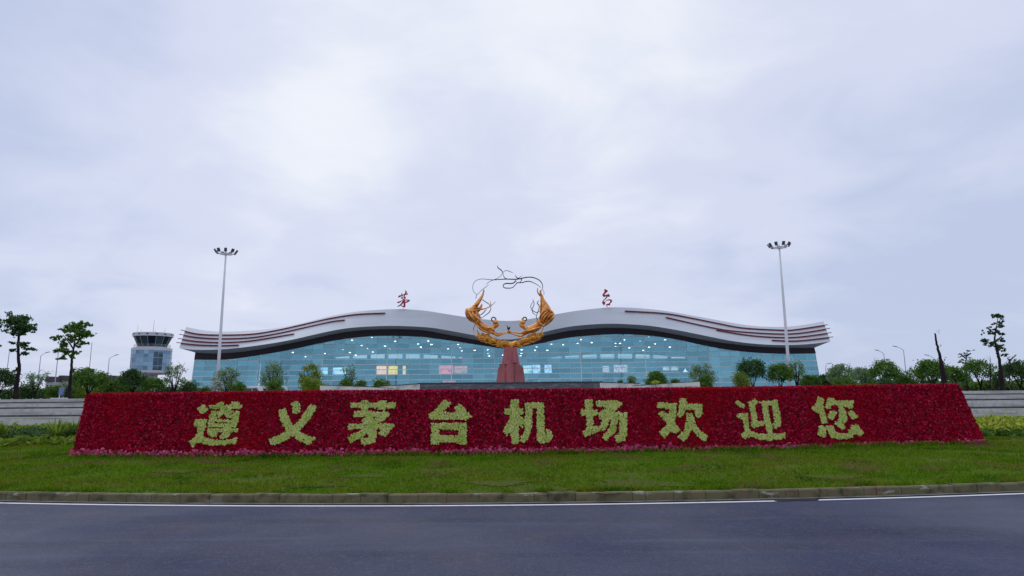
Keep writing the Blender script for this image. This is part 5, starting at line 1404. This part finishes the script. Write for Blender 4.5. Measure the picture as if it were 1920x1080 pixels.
# small topiary on a thin stem
top = atY(1229, 713, 47.6)
t = empty('topiary_tree', (top[0], 47.6, PLAZA), 'tiny yellowish topiary tree on a thin stem before the right ramp wall', 'tree')
b = MB(); b.tube([(top[0], 47.6, PLAZA), (top[0], 47.6, top[2] - .2)], .015, 6); b.build('trunk', MT['bark'], t)
P = np.array([top[0], 47.6, top[2] - .14]) + rng.normal(size=(260, 3)) * [.13, .13, .055]
V, Fc = leaves(P, .045, 3); raw('crown', V, Fc, LM['yellow'], t)

def tall_tree(name, Y, trunk, clumps, leaf, label, seed, lsize=.095, stakes=(), limbs=(), per=110):
    base = atY(trunk[0][0], 742, Y)
    t = empty(name, (base[0], Y, PLAZA), label, 'tree')
    k = Y / F_PX
    pts = [np.append(atY(x, y, Y + dy), r_ * k) for (x, y, r_, dy) in trunk]
    pts[0][2] = PLAZA - .05
    q = catmull(pts, 5)
    g_ = np.random.default_rng(seed)
    b_ = MB(); b_.tube(q[:, :3] + g_.normal(0, .012, (len(q), 3)), q[:, 3], 9)
    for lb in limbs:
        ql = catmull([atY(x, y, Y + dy) for x, y, dy in lb], 4); b_.tube(ql, np.linspace(1.5, .5, len(ql)) * k, 6)
    b_.build('trunk', MT['bark'], t, smooth=True)
    if clumps:
        Ps = []
        for (x, y, rx, ry) in clumps:
            n_ = int(per * 2.0 * (rx * ry / 60.0) ** .8) + 16
            # break each clump into knots so that the outline stays ragged
            kn = g_.normal(size=(max(4, n_ // 22), 3)) * [rx * k * .52, rx * k * .5, ry * k * .52]
            idx = g_.integers(0, len(kn), n_)
            c0_ = atY(x, y, Y + g_.normal(0, rx * k * .25))
            Ps.append(c0_ + kn[idx] + g_.normal(size=(n_, 3)) * [rx * k * .2, rx * k * .2, ry * k * .2])
        V, Fc = leaves(np.concatenate(Ps), lsize, seed)
        raw('crown', V, Fc, LM[leaf], t)
    for (x0, y0, x1, y1, dy) in stakes:
        b_ = MB(); p1 = atY(x1, y1, Y + dy); p1[2] = PLAZA; b_.tube([atY(x0, y0, Y), p1], .035, 6); b_.build('stake', MT['stake'], t)
tall_tree('tall_tree', 48.5, [(30, 745, 4.2, 0), (32, 712, 3.6, 0), (36, 690, 2.8, 0), (34, 660, 2.4, 0), (35, 632, 2.0, 0), (38, 605, 1.2, 0)],
          [(30, 597, 14, 9), (45, 598, 12, 8), (38, 610, 20, 11), (32, 622, 11, 9), (58, 617, 9, 6), (64, 620, 4, 2.5), (22, 606, 8, 6), (46, 620, 9, 6), (46, 645, 11, 3.5), (56, 653, 10, 4), (44, 662, 8, 4), (28, 643, 6, 3), (24, 656, 6, 3), (12, 603, 3, 2), (31, 694, 3, 3)], 'dark',
          'leftmost whole tall tree with a dark clumped crown on a thick dark trunk', 41, limbs=[[(35, 668, 0), (45, 660, .2), (56, 654, .3)], [(35, 650, 0), (42, 647, -.2), (50, 645, -.3)], [(34, 660, 0), (26, 657, .2)]])
tall_tree('tall_tree', 48.5, [(129, 745, 3.6, 0), (132, 712, 2.8, 0), (134, 690, 2.3, 0), (135, 672, 2.0, 0), (138, 655, 1.6, 0), (141, 635, 1.0, 0)],
          [(145, 612, 14, 8), (155, 608, 9, 5), (132, 618, 12, 7), (118, 620, 7, 4), (150, 624, 16, 9), (162, 627, 8, 6), (140, 634, 12, 7), (155, 642, 7, 5), (122, 645, 9, 6), (112, 632, 6, 5), (103, 632, 5, 3), (116, 655, 10, 5), (128, 662, 9, 5), (138, 668, 6, 4), (117, 672, 7, 3.5), (143, 660, 5, 4), (148, 650, 4, 3), (139, 694, 2.5, 2), (166, 644, 3, 2)], 'green',
          'second tall tree from the left, with loose green clumps and slender trunk', 42, limbs=[[(135, 672, 0), (124, 660, .2), (112, 648, .3)], [(138, 655, 0), (128, 640, -.2), (118, 628, -.3)], [(139, 648, 0), (148, 638, .2), (156, 628, .2)], [(135, 672, 0), (140, 667, .1)]])
tall_tree('tall_tree', 48.5, [(-26, 748, 3.6, 0), (-25, 700, 2.8, 0), (-24, 650, 2.2, 0), (-22, 610, 1.2, 0)], [(-20, 600, 18, 12), (-8, 608, 7, 4), (0, 613, 3, 2), (-4, 648, 5, 2.5), (-14, 645, 9, 4), (2, 600, 3, 1.5)], 'dark',
          'tall tree mostly outside the left edge, only a few leaf tips showing', 43, limbs=[[(-24, 660, 0), (-14, 650, .1), (-6, 648, .1)]])
tall_tree('bare_trunk', 48.0, [(1770, 726, 4.4, 0), (1769, 706, 4.3, 0), (1766, 690, 3.8, 0), (1763, 672, 2.7, 0), (1758, 650, 2.0, 0), (1754, 630, 1.5, 0), (1753, 625, 1.2, 0)], [(1758, 622, 4, 2.5), (1773, 670, 2.5, 2.5), (1764, 648, 2.5, 1.5)], 'grey',
          'bare leaning trunk with its crown cut off, propped by a stake at the right', 44, lsize=.03, stakes=[(1771, 700, 1810, 731, -.6), (1769, 705, 1764, 728, 1.0)], per=14)
tall_tree('cloud_pruned_tree', 48.0, [(1879, 730, 4.0, 0), (1877, 706, 3.6, 0), (1875, 685, 2.6, 0), (1872, 668, 2.4, 0), (1868, 652, 1.9, 0), (1865, 636, 1.5, 0), (1868, 616, .9, 0), (1871, 596, .5, 0)],
          [(1866, 592, 5, 4), (1874, 593, 7, 4.5), (1870, 590, 6, 3), (1866, 606, 5, 2.5), (1878, 606, 5, 4), (1876, 612, 6, 3.5), (1853, 615, 4.5, 3), (1842, 620, 1.5, 1), (1845, 624, 1.2, .8), (1841, 627, 1.2, .8), (1853, 623, 3, 1.5), (1867, 618, 3, 2), (1872, 622, 6, 3.5), (1862, 626, 6, 2.5), (1880, 627, 5, 3), (1843, 636, 5, 3), (1852, 641, 9, 4.5), (1862, 646, 7, 4), (1878, 636, 5, 4), (1874, 650, 7, 4.5), (1882, 655, 4, 3), (1880, 664, 6, 3), (1869, 668, 2.5, 1.5)], 'dark',
          'tall cloud-pruned tree with separate leaf pads at far right', 45, lsize=.07, stakes=[(1881, 692, 1911, 730, -.5), (1879, 700, 1896, 730, -.9), (1876, 700, 1858, 732, .9)], limbs=[[(1868, 652, 0), (1858, 645, .1), (1848, 639, .1)], [(1866, 640, 0), (1874, 634, -.1), (1880, 628, -.1)], [(1866, 628, 0), (1858, 620, .1), (1853, 616, .1)], [(1870, 660, 0), (1878, 652, .1)], [(1868, 614, 0), (1876, 610, .1)]], per=150)
tall_tree('young_pine', 56.0, [(1813, 732, 1.4, 0), (1812, 700, 1.1, 0), (1811, 680, .9, 0), (1814, 658, .5, 0)], [(1817, 657, 5, 1.6), (1808, 662, 4, 1.6), (1800, 663, 3.5, 1.4), (1813, 666, 6, 2), (1803, 669, 4, 1.5), (1818, 664, 3, 1.5), (1806, 675, 5, 1.5), (1801, 679, 4, 1.5), (1820, 671, 3.5, 1.3), (1812, 681, 4, 1.5)], 'dark',
          'slim young pine with flat tufts rising behind the dome trees at right', 46, lsize=.06, per=90, limbs=[[(1811, 682, 0), (1802, 678, .1), (1798, 675, .1)], [(1812, 672, 0), (1804, 667, .1), (1799, 662, .1)], [(1812, 668, 0), (1820, 662, .1)]])
tall_tree('sapling', 50.0, [(1857, 732, 1.0, 0), (1857, 705, .9, 0), (1857, 682, .6, 0)], [(1860, 683, 3, 2), (1855, 690, 2, 1.5), (1859, 696, 2, 1.5)], 'grey', 'thin sapling stem with hardly any leaves left of the cloud-pruned tree', 47, lsize=.04, per=24)
tall_tree('sapling', 58.0, [(1893, 732, 1.2, 0), (1893, 700, 1.2, 0), (1894, 673, 1.3, 0)], [(1890, 671, 5, 1.2), (1899, 669, 4, 1.2), (1905, 673, 3, 1), (1903, 666, 2, .8)], 'grey', 'thin sapling with a few spread twigs showing above the dense tree at far right', 48, lsize=.045, per=24, limbs=[[(1893, 676, 0), (1899, 671, .1), (1905, 666, .1)], [(1893, 676, 0), (1888, 671, .1)]])

# ------------------------------------------------------------------ planting beds beside the flower wall
def bed(x0, x1, y0, y1, n_, label, seed, leaf, hmin, hmax):
    g_ = np.random.default_rng(seed)
    cx_ = g_.uniform(x0, x1, n_); cy_ = g_.uniform(y0, y1, n_); hh = g_.uniform(hmin, hmax, n_)
    ang = g_.uniform(0, 6.283, (n_, 26)); rr = g_.uniform(.02, .3, (n_, 26)); zz_ = g_.uniform(.1, 1, (n_, 26))
    P = np.stack([cx_[:, None] + rr * np.cos(ang), cy_[:, None] + rr * np.sin(ang), .33 + hh[:, None] * zz_ * (1 - .9 * rr ** 2)], -1).reshape(-1, 3)
    V, Fc = leaves(P, .10, seed, .4)
    return tag(raw('ground_cover', V, Fc, LM[leaf]), label, 'ground cover', kind='stuff')
bed(-21, -13.0, 21.4, 24.5, 260, 'dark green low shrubs in the bed left of the flower wall', 61, 'dark', .25, .52)
bed(-21, -13.0, 20.6, 22.0, 170, 'yellow-green ground cover along the front of the left bed', 62, 'lime', .10, .30)
bed(-21, -14.0, 23.6, 26.0, 90, 'yellow-green plants at the back of the left bed', 63, 'lime', .30, .55)
bed(13.5, 23, 21.3, 24.8, 330, 'bright yellow-green bushes in the bed right of the flower wall', 64, 'yellow', .3, .62)
bed(13.5, 23, 20.9, 21.6, 120, 'dark green edge plants in front of the right bushes', 65, 'green', .1, .28)
for sgn, lab in ((-1, 'thin pale stone edging of the bed left of the flower wall'), (1, 'thin pale stone edging of the bed right of the flower wall')):
    b = MB()
    pts = [(0, 834.5), (60, 833), (100, 831.5), (150, 830)] if sgn < 0 else [(1800, 815), (1860, 815.5), (1920, 816.5), (1990, 818)]
    P = np.array([atZ(x, y, .36) for x, y in pts])
    ext = P[0] - (P[1] - P[0]) * 4 if sgn < 0 else P[-1] + (P[-1] - P[-2]) * 4
    P = np.vstack([ext, P]) if sgn < 0 else np.vstack([P, ext])
    A = P.copy(); d = np.array([0, .14, 0]); lo = P.copy(); lo[:, 2] = .2
    b.grid(np.array([lo, A, A + d, lo + d]))
    tag(b.build('bed_edging', MT['edging']), lab, 'edging', kind='structure')
def yucca(px, py_t, Y, wpx, label, seed):
    p = atY(px, py_t, Y); z0 = .34; H_ = p[2] - z0; k = Y / F_PX
    t = empty('yucca_plant', (p[0], Y, z0), label, 'plant')
    g_ = np.random.default_rng(seed); b_ = MB()
    for i in range(64):
        a = g_.uniform(0, 6.283); el = g_.uniform(.25, 1.35)
        L_ = H_ * g_.uniform(.8, 1.1) if el > .8 else wpx * k / 2 * g_.uniform(.8, 1.2)
        d = np.array([math.cos(a) * math.cos(el), math.sin(a) * math.cos(el), math.sin(el)])
        s_ = np.array([-math.sin(a), math.cos(a), 0]) * .042
        base = np.array([p[0], Y, z0 + .12]); mid = base + d * L_ * .55; tip = base + d * L_ - np.array([0, 0, .12 * L_ * (1.4 - el)])
        b_.add([base - s_ * .6, base + s_ * .6, mid + s_, mid - s_, tip], [(0, 1, 2, 3), (3, 2, 4)])
    b_.build('leaves', LM['lime'], t)
    b_ = MB(); b_.tube([(p[0], Y, z0 - .05), (p[0], Y, z0 + .2)], [.1, .07], 8); b_.build('stem', MT['bark'], t)
yucca(110, 784, 21.6, 72, 'spiky yucca between the bed and the left edge of the flower wall', 71)
yucca(4, 795, 21.8, 74, 'dark spiky plant cut by the left edge of the photo', 72)
yucca(143, 788, 22.0, 52, 'small spiky plant half hidden behind the left edge of the flower wall', 73)
